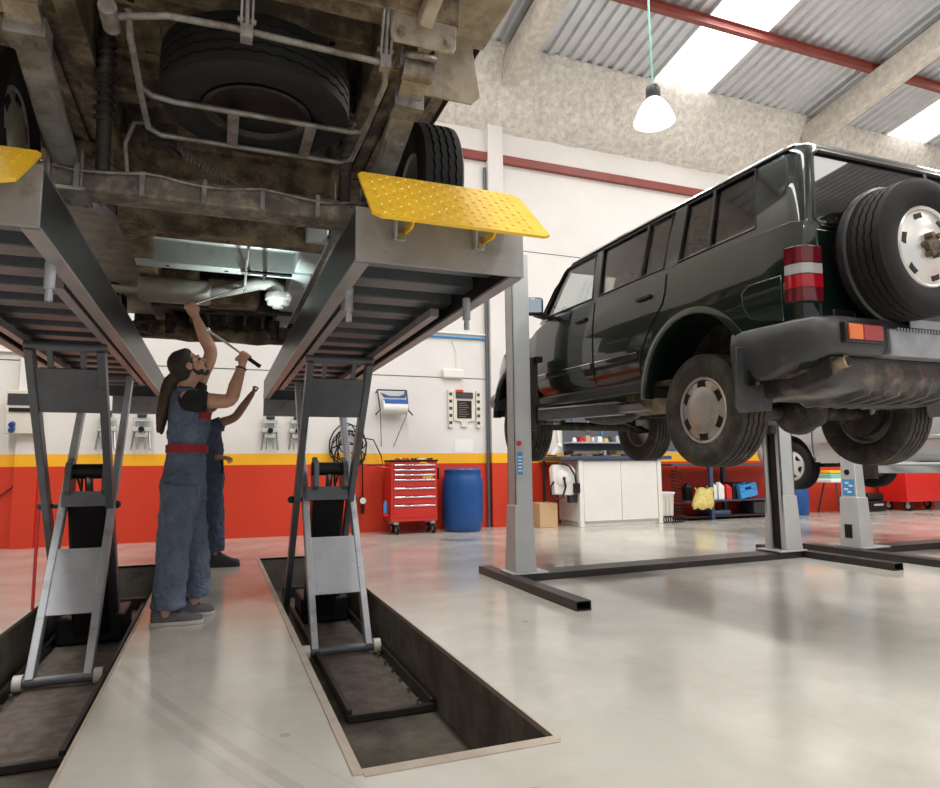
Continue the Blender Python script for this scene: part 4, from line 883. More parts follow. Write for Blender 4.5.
MB().bx(7.0, 7.08, 5.42, 5.70, .82, 1.5).build('carriage', m_beam, lift2, bevel=.006)
arm(lift2, (7.12, 5.46, 0), (7.75, 4.3, 0), .93, m_post); arm(lift2, (7.12, 5.66, 0), (7.75, 6.3, 0), .93, m_post)
arm(lift2, (9.86, 5.46, 0), (9.0, 4.3, 0), .93, m_post); arm(lift2, (9.86, 5.66, 0), (9.0, 6.3, 0), .93, m_post)
mb = MB(); mb.cyl((7.10, 5.30, .985), (7.55, 3.6, .985), .02); mb.build('arm_tube', m_post, lift2)

# ================================================================ SILVER CAR ON THE SECOND LIFT
c2 = thing('car', 'silver hatchback raised on the second lift at right edge', 'car', (8.06, 4.25, .70))
R2 = .315
def low2():
    mb = MB(); rings = []
    for y, w, zb, zt in ((-.80, .66, .5, .92), (-.74, .78, .40, .98), (-.5, .83, .33, 1.02), (0, .85, .30, 1.04), (1.2, .855, .30, 1.02), (2.0, .85, .30, 1.0), (2.4, .845, .30, .97), (2.9, .83, .30, .90), (3.2, .77, .32, .82), (3.36, .62, .36, .72)):
        r = [(0, zb), (w - .14, zb), (w - .05, zb + .02), (w - .015, zb + .10), (w, zb + .28), (w - .004, zt - .2), (w - .03, zt - .06), (w - .08, zt), (0, zt + .03)]
        rings.append([V((x, y, z)) for x, z in r] + [V((-x, y, z)) for x, z in r[-2:0:-1]])
    return mb.loft(rings)
o = tmp(low2()); o.name = 'body'; cut = []
for y in (0, 2.55):
    poly = [(.365 * math.cos(PI * i / 24), .32 + .365 * math.sin(PI * i / 24)) for i in range(25)] + [(-.365, .1), (.365, .1)]
    for s in (-1, 1):
        mb = MB(); mb.prism([(y + a, b) for a, b in poly], (s * .58, 0, 0), (0, 1, 0), (0, 0, 1), (s * .4, 0, 0)); cut.append(tmp(mb))
boolean(o, cut); o.data.materials.clear(); o.data.materials.append(m_silver); shade(o.data, 35); put(o, c2, True)
def gh2(k):
    mb = MB(); rings = []
    for z, w, yr, yf, rc in ((1.0, .80, -.72, 2.55, .1), (1.25, .74, -.60, 1.95, .1), (1.45, .66, -.45, 1.45, .12), (1.53, .5, -.2, 1.15, .14)):
        w -= k; yr += k; yf -= k * 1.5; z -= k * .8 if z > 1.1 else .05 * (k > 0); pts = []
        for cx, cy, a0 in ((w - rc, yf - rc, 0), (-w + rc, yf - rc, PI / 2), (-w + rc, yr + rc, PI), (w - rc, yr + rc, 1.5 * PI)):
            for i in range(5): a = a0 + PI / 2 * i / 4; pts.append(V((cx + rc * math.cos(a), cy + rc * math.sin(a), z)))
        rings.append(pts)
    return mb.loft(rings)
o = tmp(gh2(0)); o.name = 'cabin_shell'; cut = [tmp(gh2(.045))]
W2 = {'front': [(1.02, 1.06), (2.1, 1.06), (1.5, 1.40), (1.02, 1.43)], 'rear': [(-.1, 1.08), (.94, 1.06), (.94, 1.43), (-.02, 1.42)]}
for p in W2.values(): mb = MB(); mb.prism(p, (-1.2, 0, 0), (0, 1, 0), (0, 0, 1), (2.4, 0, 0)); cut.append(tmp(mb))
mb = MB(); mb.prism([(-.6, 1.08), (.6, 1.08), (.52, 1.40), (-.52, 1.40)], (0, -1.2, 0), (1, 0, 0), (0, 0, 1), (0, 1.0, 0)); cut.append(tmp(mb))
boolean(o, cut); o.data.materials.clear(); o.data.materials.append(m_silver); shade(o.data, 35); put(o, c2, True)
for s in (-1, 1):
    for nm, p in W2.items():
        mb = MB(); a = [V((s * (.80 - (z - 1.0) * .30 - .02), y, z)) for y, z in p]; mb.loft([a, [q - V((s * .004, 0, 0)) for q in a]]); mb.build('door_window', m_glass, c2, smooth=0, local=True)
    for y in (1.0, 2.16):
        mb = MB(); mb.tube([(s * .80, y, 1.0), (s * .853, y - .0, .8), (s * .857, y, .5), (s * .81, y, .335)], .005, 6); mb.build('door_seam', m_black, c2, local=True)
    MB().bx(s * .85, s * .868, .5, 2.05, .56, .60).build('side_moulding', m_silver, c2, bevel=.006, local=True)
    car_wheel(c2, (s * .73, 0, .30), R2, .19, .195, m_tyre, 'cover', 1 if s < 0 else -1); car_wheel(c2, (s * .73, 2.55, .27), R2, .19, .195, m_tyre, 'cover', 1 if s < 0 else -1)
    for y in (0, 2.55):
        mb = MB(); rings = []
        for i in range(21): a = PI * i / 20; rings.append([V((s * .6, y + .367 * math.cos(a), .32 + .367 * math.sin(a))), V((s * .84, y + .367 * math.cos(a), .32 + .367 * math.sin(a)))])
        mb.loft(rings, False, False); mb.add([r[0] for r in rings], [tuple(range(21))]); mb.build('wheel_liner', m_black, c2, local=True)
    mb = MB(); mb.box((s * .96, 1.62, 1.14), (.20, .12, .15)); q = mb.build('mirror', m_suvblack, c2, bevel=.035, local=True, seg=3)
    MB().bx(s * .88, s * 1.04, 1.553, 1.559, 1.085, 1.195).build('mirror_glass', m_mirror, q, local=True)
    MB().bx(s * .62, s * .77, -.80, -.72, .72, .95).build('tail_lamp', m_red_l, c2, bevel=.02, local=True)
mb = MB(); mb.tube([(-.80, -.5, .45), (-.74, -.78, .45), (-.5, -.88, .45), (.5, -.88, .45), (.74, -.78, .45), (.80, -.5, .45)], .10, 12); mb.build('rear_bumper', m_silver, c2, local=True)
mb = MB(); a = [V((x, -.72 + (z - 1.0) * .55 + .0, z)) for x, z in ((-.6, 1.08), (.6, 1.08), (.52, 1.40), (-.52, 1.40))]; mb.loft([a, [p + V((0, .004, 0)) for p in a]]); mb.build('rear_window', m_glassr, c2, smooth=0, local=True)
MB().bx(-.6, .6, -.4, 3.0, .26, .32).build('floor_pan', m_chassisd, c2, local=True)
for y, r in ((0, .04), (2.55, .03)): MB().cyl((-.72, y, .28), (.72, y, .28), r).build('axle', m_chassisd, c2, local=True)
# ================================================================ PEOPLE
def ell_ring(c, u, w, ru, rw, n=20, p=1.0):
    c = V(c); return [c + u * (ru * math.copysign(abs(math.cos(t)) ** p, math.cos(t))) + w * (rw * math.copysign(abs(math.sin(t)) ** p, math.sin(t))) for t in (2 * PI * k / n for k in range(n))]
def stack(mb, st, u, w, n=24):
    """st: (centre, ru, rw)"""
    return mb.loft([ell_ring(c, u, w, a, b, n) for c, a, b in st])
def smooth_chain(pts, rad, sub=4):
    """Catmull-Rom through the joints so limbs bend softly"""
    P = [V(p) for p in pts]; out = []; rr = []
    for i in range(len(P) - 1):
        p0 = P[max(i - 1, 0)]; p1 = P[i]; p2 = P[i + 1]; p3 = P[min(i + 2, len(P) - 1)]
        for k in range(sub):
            t = k / sub; t2 = t * t; t3 = t2 * t
            out.append(.5 * ((2 * p1) + (p2 - p0) * t + (2 * p0 - 5 * p1 + 4 * p2 - p3) * t2 + (3 * p1 - p0 - 3 * p2 + p3) * t3)); rr.append(rad[i] + (rad[i + 1] - rad[i]) * t)
    out.append(P[-1]); rr.append(rad[-1]); return out, rr
def limb(mb, pts, rad, n=16, sub=4, ends=True):
    p, r = smooth_chain(pts, rad, sub); mb.tube(p, r, n)
    if ends: mb.ball(p[0], r[0] * .98, 14, 8); mb.ball(p[-1], r[-1] * .98, 14, 8)
def head(mb, C_, f, u, l):
    R = M((f, l, u)).transposed()
    q = lambda a, b, c: C_ + f * a + l * b + u * c
    mb.ball(q(-.012, 0, .022), (.092, .076, .098), 24, 16, R)               # skull
    mb.ball(q(.022, 0, -.035), (.068, .062, .080), 20, 14, R)               # face
    mb.ball(q(.048, 0, -.085), (.038, .040, .030), 16, 10, R)               # chin
    mb.ball(q(.075, 0, .018), (.018, .052, .014), 14, 8, R)                 # brow
    mb.loft([ell_ring(q(.088, 0, .012), l, f, .008, .008, 10), ell_ring(q(.098, 0, -.012), l, f, .012, .012, 10), ell_ring(q(.108, 0, -.030), l, f, .016, .014, 10), ell_ring(q(.092, 0, -.040), l, f, .013, .008, 10)])
    mb.ball(q(.084, 0, -.060), (.013, .026, .010), 12, 8, R)                # mouth mound
    for s in (-1, 1):
        mb.ball(q(-.008, s * .078, -.012), (.020, .009, .032), 12, 8, R); mb.ball(q(.060, s * .042, -.028), (.022, .022, .018), 12, 8, R)
def finger(mb, pts, r0=.0095, r1=.0075): limb(mb, pts, [r0 + (r1 - r0) * i / (len(pts) - 1) for i in range(len(pts))], 10, 3)
def grip(mb, wrist, g, ax, side=1, k_=1.):
    """hand closed round a bar through g with axis ax"""
    wrist = V(wrist); g = V(g); ax = V(ax).normalized(); e1 = wrist - g; e1 = e1 - ax * e1.dot(ax); e1.normalize(); e2 = ax.cross(e1) * side
    mb.loft([ell_ring(wrist, ax, e2, .027, .021, 16), ell_ring(wrist * .5 + (g + e1 * .03) * .5, ax, e2, .036, .018, 16), ell_ring(g + e1 * .030, ax, e2, .043, .017, 16), ell_ring(g + e1 * .018, ax, e2, .040, .012, 16)])
    for i in range(4):
        o = g + ax * ((i - 1.5) * .0205); rr = (.0235, .0255, .0250, .022)[i] * k_; end = (215, 235, 230, 205)[i]
        pts = []
        for k in range(8):
            a = math.radians(15 + (end - 15) * k / 7); pts.append(o + e1 * (rr * math.cos(a)) + e2 * (rr * math.sin(a)))
        pts.insert(0, o + e1 * .045 + e2 * .004); finger(mb, pts)
    b = g + e1 * .055 + ax * .030
    pts = [b, b - e1 * .028 + ax * .014 - e2 * .016, g + ax * .030 - e2 * .026 - e1 * .004, g + ax * .012 - e2 * .020 - e1 * .016]; finger(mb, pts, .0115, .0085)
def open_hand(mb, wrist, d, n, spread=1, curl=.35):
    """relaxed hand pointing along d, n = back-of-hand normal"""
    wrist = V(wrist); d = V(d).normalized(); n = (V(n) - d * V(n).dot(d)).normalized(); s = d.cross(n) * spread
    mb.loft([ell_ring(wrist, s, n, .026, .020, 16), ell_ring(wrist + d * .04, s, n, .036, .016, 16), ell_ring(wrist + d * .09, s, n, .042, .014, 16), ell_ring(wrist + d * .102, s, n, .038, .010, 16)])
    for i, L in enumerate((.068, .078, .074, .058)):
        b = wrist + d * .088 + s * ((i - 1.5) * .0215); dd = d; pts = [b - d * .02, b]; a = 0
        dirn = (d + s * ((i - 1.5) * .10)).normalized()
        for k in range(3):
            a += curl * (.6 + .25 * i); pts.append(pts[-1] + (dirn * math.cos(a) - n * math.sin(a)) * L / 3)
        finger(mb, pts)
    b = wrist + d * .025 - s * .022; finger(mb, [b, b - s * .028 + d * .022 - n * .01, b - s * .040 + d * .05 - n * .018, b - s * .036 + d * .074 - n * .026], .0115, .0085)
def shoe(name, toe, heel, par, upm, solem, h=.10):
    toe = V(toe); heel = V(heel); d = (toe - heel); L = d.length; d.normalize(); l = V((-d.y, d.x, 0)); Z = V((0, 0, 1))
    def ring(t, w, z, hh): return [heel + d * (t * L) + l * (w * x) + Z * (z + hh * y) for x, y in ((-1, 0), (-1.02, .35), (-.85, .75), (-.45, 1), (.45, 1), (.85, .75), (1.02, .35), (1, 0))]
    mb = MB(); mb.loft([ring(0, .025, .028, h * .75), ring(.05, .036, .024, h), ring(.22, .040, .022, h * 1.02), ring(.38, .040, .022, h * .86), ring(.55, .045, .022, h * .62), ring(.75, .050, .022, h * .44), ring(.92, .042, .022, h * .36), ring(1.0, .020, .024, h * .24)])
    o = mb.build(name, upm, par, bevel=.006, smooth=70)
    mb = MB(); mb.loft([[heel + d * (t * L) + l * (w * x) + Z * z for x, z in ((-1, .0), (-1.04, .026), (1.04, .026), (1, .0))] for t, w in ((-.02, .026), (.06, .040), (.3, .042), (.55, .048), (.76, .053), (.94, .043), (1.02, .020))]); mb.build('sole', solem, o, bevel=.005, smooth=70)
    mb = MB()
    for k in range(4):
        t = .36 + k * .075; zz = .022 + h * (.86 - (t - .38) * 1.4) + .004; a = heel + d * (t * L) + Z * zz; mb.tube([a - l * .028 - Z * .008, a, a + l * .028 - Z * .008], .004, 6)
    mb.build('laces', m_lace, o); return o

# ---- mechanic in front: long hair, reaching up with both arms
p1 = thing('person', 'person in blue overalls with long ponytail reaching up under raised van', 'person', (-.21, 4.92, 0))
F = V((1, .04, 0)).normalized(); Lf = V((-.04, 1, 0)).normalized(); Z = V((0, 0, 1))
RS_, RE, RW_, RG = V((-.195, 4.755, 1.475)), V((.065, 4.70, 1.468)), V((.138, 4.775, 1.705)), V((.160, 4.80, 1.785))
LS_, LE, LW, LG = V((-.175, 5.085, 1.52)), V((-.068, 5.115, 1.845)), V((-.176, 5.10, 2.105)), V((-.215, 5.10, 2.188))
ROD1 = (V((-.238, 5.1025, 2.179)), V((.26, 5.03, 2.395))); ROD2 = (V((-.09, 4.93, 1.985)), V((.232, 4.775, 1.735)))
hf = V((math.cos(math.radians(38)), .03, math.sin(math.radians(38)))).normalized(); hl = Lf; hu = hf.cross(hl) * 1.0; hu = hu if hu.z > 0 else -hu
HC = V((-.203, 4.92, 1.722))
mb = MB(); head(mb, HC, hf, hu, hl)
limb(mb, [(-.235, 4.92, 1.46), (-.230, 4.92, 1.56), HC - hf * .01 - hu * .06], [.075, .060, .058], 18)
stack(mb, [((-.21, 4.92, .84), .09, .14), ((-.205, 4.92, 1.0), .09, .135), ((-.20, 4.92, 1.14), .085, .125), ((-.20, 4.92, 1.3), .10, .145), ((-.205, 4.92, 1.42), .10, .165), ((-.21, 4.92, 1.50), .08, .13), ((-.22, 4.92, 1.54), .05, .07)], F, Lf)
limb(mb, [RS_, (-.06, 4.715, 1.462), RE, (.10, 4.73, 1.57), RW_], [.058, .052, .046, .045, .029])
limb(mb, [LS_, (-.125, 5.11, 1.68), LE, (-.115, 5.115, 1.965), LW], [.058, .053, .046, .046, .029])
for hx, hy, kx, ky, ax_, ay in ((-.205, 4.835, -.25, 4.82, -.285, 4.815), (-.205, 5.005, -.135, 5.045, -.125, 5.07)): limb(mb, [(hx, hy, .86), (kx, ky, .5), (ax_, ay, .08)], [.075, .045, .034])
grip(mb, RW_, RG, ROD2[0] - ROD2[1], 1); grip(mb, LW, LG, ROD1[1] - ROD1[0], -1)
b = mb.build('body', m_skin, p1); remesh(b, .0055, 3)
# face details
for s in (-1, 1): MB().ball(HC + hf * .077 + hl * (s * .031) - hu * .004, .0105, 10, 8).build('eye', m_eye, p1)
mb = MB(); mb.ball(HC + hf * .093 - hu * .062, (.008, .021, .005), 12, 8, M((hf, hl, hu)).transposed()); mb.build('mouth', m_lip, p1)
mb = MB()
for s in (-1, 1): mb.tube([HC + hf * .088 + hl * (s * .015) + hu * .018, HC + hf * .090 + hl * (s * .03) + hu * .023, HC + hf * .076 + hl * (s * .048) + hu * .018], .0045, 8)
mb.build('eyebrow', m_hair, p1)
RH = M((hf, hl, hu)).transposed()
mb = MB(); mb.ball(HC + hf * .056 - hu * .098, (.034, .036, .019), 16, 10, RH); mb.ball(HC + hf * .091 - hu * .049, (.006, .024, .005), 12, 8, RH)
for s in (-1, 1):
    mb.ball(HC + hf * .026 + hl * (s * .046) - hu * .078, (.032, .010, .020), 12, 8, RH); mb.ball(HC + hf * .004 + hl * (s * .062) - hu * .040, (.011, .008, .032), 12, 8, RH)
for s in (-1, 1): limb(mb, [HC + hl * (s * .066) - hu * .028, HC + hf * .008 + hl * (s * .060) - hu * .066, HC + hf * .034 + hl * (s * .044) - hu * .092, HC + hf * .066 - hu * .108], [.007, .012, .014, .016], 10); mb.tube([HC + hf * .095 + hl * (s * .010) - hu * .048, HC + hf * .088 + hl * (s * .026) - hu * .055, HC + hf * .080 + hl * (s * .030) - hu * .082], .005, 8)
o = mb.build('beard', m_hair, p1); remesh(o, .006, 2)
# hair cap and long hair down the back
mb = MB(); mb.ball(HC - hf * .027 + hu * .030, (.100, .086, .104), 24, 16, RH); mb.ball(HC - hf * .068 - hu * .015, (.070, .078, .092), 20, 12, RH)
mb.ball(HC + hf * .012 + hu * .082, (.060, .066, .042), 16, 10, RH)
o = mb.build('hair', m_hair, p1); remesh(o, .007, 3, [(.02, .006)])
mb = MB()
limb(mb, [HC - hf * .085 - hu * .03, (-.315, 4.90, 1.60), (-.345, 4.86, 1.46), (-.362, 4.85, 1.36), (-.375, 4.85, 1.26)], [.05, .048, .040, .032, .012], 14)
limb(mb, [(-.30, 4.93, 1.60), (-.335, 4.90, 1.46), (-.36, 4.88, 1.33), (-.355, 4.87, 1.25)], [.05, .045, .035, .012], 12)
o = mb.build('ponytail', m_hairl, p1); remesh(o, .007, 2, [(.015, .008)])
# overalls: trousers, bib and vest
mb = MB()
stack(mb, [((-.208, 4.92, .80), .135, .168), ((-.210, 4.92, .90), .150, .182), ((-.205, 4.92, 1.02), .135, .170), ((-.198, 4.92, 1.12), .118, .155), ((-.196, 4.92, 1.17), .118, .155), ((-.190, 4.92, 1.27), .132, .168), ((-.195, 4.92, 1.38), .134, .186), ((-.205, 4.92, 1.46), .126, .182), ((-.215, 4.92, 1.52), .10, .158), ((-.222, 4.92, 1.558), .074, .11)], F, Lf, 32)
limb(mb, [(-.215, 4.835, .90), (-.235, 4.822, .70), (-.255, 4.82, .50), (-.262, 4.815, .30), (-.268, 4.815, .115)], [.126, .118, .104, .100, .106], 22, ends=False)
limb(mb, [(-.195, 5.005, .90), (-.165, 5.015, .70), (-.130, 5.05, .50), (-.110, 5.065, .30), (-.105, 5.07, .135)], [.122, .108, .093, .088, .086], 22, ends=False)
o = mb.build('overalls', m_cloth, p1); remesh(o, .008, 3, [(.16, .026), (.06, .020), (.025, .008)])
mb = MB(); rings = []
def tring(z, g, a=.118, b_=.155, c=(-.196, 4.92)): return ell_ring((c[0], c[1], z), F, Lf, a + g, b_ + g, 40)
mb.loft([tring(1.118, .002), tring(1.118, .018), tring(1.172, .018), tring(1.172, .002)], True, False); o = mb.build('waist_band', m_strap, p1)
mb = MB(); mb.box((-.085, 4.80, 1.368), (.11, .012, .048), M.Rotation(math.radians(52), 3, 'Z')); o = mb.build('pocket_flap', m_strap, p1, bevel=.004); 
mb = MB(); mb.bar((-.255, 4.737, .98), (-.15, 4.735, .80), .10, .012, up=(0, 1, 0)); o = mb.build('hip_pocket', m_cloth, p1, bevel=.005)
# black t-shirt sleeves
mb = MB(); limb(mb, [(-.19, 4.79, 1.46), (-.17, 4.76, 1.462), (-.125, 4.722, 1.458), (-.072, 4.714, 1.455)], [.080, .080, .075, .070], 20, ends=False); limb(mb, [(-.185, 5.03, 1.48), LS_, (-.16, 5.098, 1.57), (-.145, 5.105, 1.625)], [.075, .078, .07, .066], 20, ends=False)
mb.loft([ell_ring((-.228, 4.92, 1.53), F, Lf, .07, .075, 20), ell_ring((-.226, 4.92, 1.572), F, Lf, .066, .066, 20)])
o = mb.build('t_shirt', m_tee, p1); remesh(o, .007, 3, [(.05, .010)])
mb = MB(); mb.tube([RW_ + (RE - RW_).normalized() * .01 + (V((1, .0, -.3)).normalized() * math.cos(a) + V((0, 1, -.1)).normalized() * math.sin(a)) * .033 for a in [2 * PI * k / 20 for k in range(20)]], .006, 8, closed=True); mb.build('bracelet', m_black, p1)
shoe('shoe', (-.060, 4.825, 0), (-.372, 4.835, 0), p1, m_shoe, m_sole); shoe('shoe', (.012, 5.075, 0), (-.225, 5.07, 0), p1, m_shoe, m_sole)
# tools in the hands
mb = MB(); mb.cyl(ROD1[0], ROD1[1], .0095, n=12); d_ = (ROD1[1] - ROD1[0]).normalized(); mb.cyl(ROD1[1] - d_ * .03, ROD1[1] + d_ * .02, .016, n=12); mb.cyl(ROD1[0] - d_ * .02, ROD1[0] + d_ * .1, .0125, n=12)
tag(mb.build('breaker_bar', m_chrome), 'bright long steel bar held in raised left hand at exhaust', 'tool')
w = thing('ratchet_wrench', 'steel ratchet bar with black handle in right hand', 'tool', ROD2[1]); d_ = (ROD2[1] - ROD2[0]).normalized()
MB().cyl(ROD2[0], ROD2[1] - d_ * .02, .0085, n=12).build('shaft', m_chrome, w); mb = MB(); mb.cyl(ROD2[1] - d_ * .13, ROD2[1] + d_ * .035, .014, n=14); mb.build('handle', m_black, w); mb = MB(); mb.ball(ROD2[0], (.02, .02, .02)); mb.build('ratchet_head', m_chrome, w)

# ---- second mechanic, half hidden behind the first
p2 = thing('person', 'person in navy overalls and black boots, half hidden behind first mechanic', 'person', (.02, 7.5, 0))
F = V((1, -.06, 0)).normalized(); Lf = V((.06, 1, 0)).normalized()
hf = V((.86, -.05, .5)).normalized(); hl = Lf; hu = hf.cross(hl); hu = hu if hu.z > 0 else -hu; HC = V((-.135, 7.5, 1.70)); RH = M((hf, hl, hu)).transposed()
RE2, RW2 = V((.155, 7.27, 1.545)), V((.325, 7.28, 1.80))
mb = MB(); head(mb, HC, hf, hu, hl); limb(mb, [(-.14, 7.5, 1.42), (-.14, 7.5, 1.52), HC - hf * .01 - hu * .06], [.075, .06, .058], 16)
stack(mb, [((-.05, 7.5, .84), .09, .14), ((-.06, 7.5, 1.14), .085, .125), ((-.09, 7.5, 1.3), .10, .145), ((-.11, 7.5, 1.42), .10, .16), ((-.13, 7.5, 1.5), .07, .12)], F, Lf)
limb(mb, [(-.08, 7.33, 1.44), (.03, 7.29, 1.49), RE2, (.235, 7.275, 1.66), RW2], [.056, .05, .044, .042, .028]); 
limb(mb, [(-.12, 7.66, 1.42), (-.09, 7.70, 1.25), (-.10, 7.64, 1.13), (-.06, 7.5, 1.13), (.0, 7.34, 1.135)], [.056, .05, .045, .04, .028])
for kx, ky, ax_, ay, hy in ((.0, 7.42, .01, 7.46, 7.42), (-.06, 7.58, -.08, 7.62, 7.58)): limb(mb, [(-.05, hy, .86), (kx, ky, .5), (ax_, ay, .08)], [.075, .045, .034])
grip(mb, RW2, RW2 + V((.025, 0, .06)), V((.2, 1, .1)), 1, .62); open_hand(mb, (.0, 7.34, 1.135), V((1, -.1, -.12)), V((0, -.45, 1)), 1)
b = mb.build('body', m_skin2, p2); remesh(b, .006, 3)
mb = MB(); mb.ball(HC - hf * .022 + hu * .030, (.094, .082, .098), 20, 14, RH); o = mb.build('hair', m_hair, p2)
for s in (-1, 1): MB().ball(HC + hf * .077 + hl * (s * .031) - hu * .004, .0105, 10, 8).build('eye', m_eye, p2)
mb = MB(); mb.ball(HC + hf * .093 - hu * .062, (.008, .021, .005), 12, 8, RH); mb.build('mouth', m_lip, p2)
mb = MB(); stack(mb, [((-.05, 7.5, .82), .125, .165), ((-.05, 7.5, .95), .13, .17), ((-.06, 7.5, 1.14), .115, .155), ((-.075, 7.5, 1.28), .13, .17), ((-.10, 7.5, 1.42), .125, .18), ((-.125, 7.5, 1.50), .08, .13), ((-.135, 7.5, 1.53), .065, .08)], F, Lf, 28)
limb(mb, [(-.05, 7.42, .9), (-.005, 7.42, .5), (.01, 7.46, .17)], [.115, .092, .082], 20, ends=False); limb(mb, [(-.06, 7.58, .9), (-.06, 7.58, .5), (-.08, 7.62, .17)], [.115, .092, .082], 20, ends=False)
limb(mb, [(-.08, 7.36, 1.43), (-.03, 7.31, 1.455), (.035, 7.29, 1.49)], [.085, .076, .072], 18, ends=False); limb(mb, [(-.12, 7.64, 1.42), (-.10, 7.69, 1.28)], [.08, .07], 18, ends=False)
o = mb.build('overalls', m_cloth2, p2); remesh(o, .009, 3, [(.15, .024), (.05, .016)])
MB().bx(.0, .06, 7.325, 7.336, 1.40, 1.44).build('pocket_flap', m_strap, p2, bevel=.003)
MB().bar((.045, 7.36, 1.12), (.05, 7.36, .96), .03, .012, up=(0, 1, 0)).build('tool_loop', m_black, p2)
shoe('boot', (.25, 7.44, 0), (-.06, 7.46, 0), p2, m_boot, m_boot, .15); shoe('boot', (.16, 7.60, 0), (-.14, 7.62, 0), p2, m_boot, m_boot, .15)
# ================================================================ ALONG THE BACK WALL
W = D
# pendant lamp
t = thing('pendant_lamp', 'glowing pendant lamp on cord hanging from roof above green off-roader', 'lamp', (3.86, 5, 4.29))
mb = MB(); mb.lathe([(.02, .38), (.06, .38), (.07, .36), (.07, .27), (.06, .25)], (3.86, 5, 4.29), (0, 0, 1), 24); mb.build('ballast_housing', m_dark, t)
mb = MB(); mb.lathe([(.07, .25), (.09, .23), (.14, .16), (.185, .06), (.195, .02), (.19, .02), (.18, .06), (.135, .155), (.085, .22), (.07, .24)], (3.86, 5, 4.29), (0, 0, 1), 32, 0, False); mb.build('lamp_shade', mat('frosted shade', (.9, .9, .88), .3, emit=(1, .97, .92), es=.35), t)
mb = MB(); mb.lathe([(.001, -.015), (.08, -.01), (.15, .005), (.182, .02), (.15, .035), (.001, .055)], (3.86, 5, 4.29), (0, 0, 1), 28); mb.build('bulb', m_bulb, t)
mb = MB(); mb.tube([(3.86, 5, 4.65), (3.85, 5, 5.4), (3.88, 5.0, 7.0), (3.87, 5, roof_z(5))], .010, 6); mb.build('cord', m_green, t)
# breaker box with conduits
t = thing('fuse_box', 'grey wall fuse box with blue sockets left of the scissor lift', 'fuse box', (-2.42, W, 1.5))
x0, x1, z0, z1 = -2.61, -2.235, 1.50, 2.08
MB().bx(x0, x1, W - .22, W - .1, z0, z1).build('enclosure', m_cream, t, bevel=.012)
MB().bx(x0 + .02, x1 - .02, W - .235, W - .218, 1.88, 2.03).build('breaker_window', m_dark, t, bevel=.004)
mb = MB(); mb.bx(x0 + .04, x1 - .06, W - .24, W - .219, 1.79, 1.84); mb.build('breaker_row', m_black, t)
for z in (1.56, 1.63): MB().cyl((x0 + .09, W - .22, z), (x0 + .09, W - .28, z - .02), .035, n=16).build('socket', m_blue, t)
mb = MB()
for dx, zz in ((-.02, 2.62), (.10, 2.9), (.20, 3.1)): mb.tube([(x0 + .12 + dx, W - .03, 2.05), (x0 + .12 + dx, W - .03, zz - .1), (x0 + .10 + dx, W - .03, zz), (x0 - .6, W - .03, zz)] if dx < 0 else [(x0 + .12 + dx, W - .03, 2.05), (x0 + .12 + dx, W - .03, 4.4)], .02, 8)
mb.build('conduit', m_white, t)
mb = MB(); mb.tube([(x0 + .12, W - .03, 1.48), (x0 + .13, W - .03, 1.0), (x0 + .09, W - .03, .8), (x0 - .1, W - .03, .64), (x0 - .5, W - .03, .55)], .009, 6); mb.build('cable', m_black, t)
# wheel alignment clamps hung on the wall
def clampset(x, z, lab):
    t = thing('wheel_clamp', lab, 'clamp', (x, W - .02, z - .28), 'wheel clamps hung on the wall'); y = W - .06
    mb = MB(); mb.cyl((x - .05, y, z - .26), (x - .05, y, z + .24), .011); mb.cyl((x + .05, y, z - .26), (x + .05, y, z + .24), .011); mb.build('guide_rods', m_chrome, t)
    for dz, w in ((.16, .22), (.02, .24), (-.06, .16)): MB().bx(x - w / 2, x + w / 2, y - .035, y + .02, z + dz - .03, z + dz + .03).build('cross_bar', m_alu, t, bevel=.006)
    mb = MB()
    for s in (-1, 1): mb.bar((x + s * .09, y, z + .02), (x + s * .12, y - .04, z - .27), .02, .02); mb.cyl((x + s * .12, y - .06, z - .26), (x + s * .12, y, z - .26), .014, n=10)
    mb.build('claws', m_steel, t)
    MB().bx(x - .06, x + .06, y - .06, y - .01, z + .19, z + .28).build('knob_block', m_dark, t, bevel=.012)
    MB().cyl((x, y - .035, z + .02), (x, y - .09, z + .02), .04, n=8).build('hand_knob', m_black, t)
    MB().bx(x - .02, x + .02, y, W + .004, z + .24, z + .27).build('wall_hook', m_steel, t)
for x, z, lab in ((-1.45, 1.56, 'leftmost metal wheel clamp on white wall, seen through left scissor legs'), (-1.01, 1.56, 'metal wheel clamp on white wall just behind the front mechanic'), (.73, 1.56, 'metal wheel clamp on white wall left of right scissor lift'), (1.13, 1.56, 'rightmost wheel clamp on wall, partly hidden behind right scissor leg')): clampset(x, z, lab)
# tangled air hose with tyre gauge
t = thing('air_hose', 'tangled black air hose with round tyre gauge hanging on wall by red trolley', 'hose', (1.95, W, 1.3))
mb = MB(); pts = []
for i in range(120):
    a = i * .42; pts.append((1.90 + (.22 + .08 * math.sin(i * .37)) * math.cos(a), W - .10 - .03 * math.sin(i * .9), 1.30 + (.26 + .1 * math.sin(i * .23)) * math.sin(a) - .1 * math.sin(i * .11)))
mb.tube(pts, .011, 6); mb.tube([(2.0, W - .06, 1.5), (2.3, W - .1, 1.45), (2.42, W - .12, 1.2), (2.45, W - .12, 1.05), (2.2, W - .1, 1.05)], .011, 6); mb.tube([(2.13, W - .08, 1.1), (2.14, W - .08, .8), (2.14, W - .08, .55)], .011, 6); mb.build('hose', m_black, t)
mb = MB(); mb.cyl((2.14, W - .05, .50), (2.14, W - .11, .50), .062, n=20); mb.cyl((2.14, W - .08, .44), (2.14, W - .08, .30), .025); g = mb.build('gauge', m_black, t)
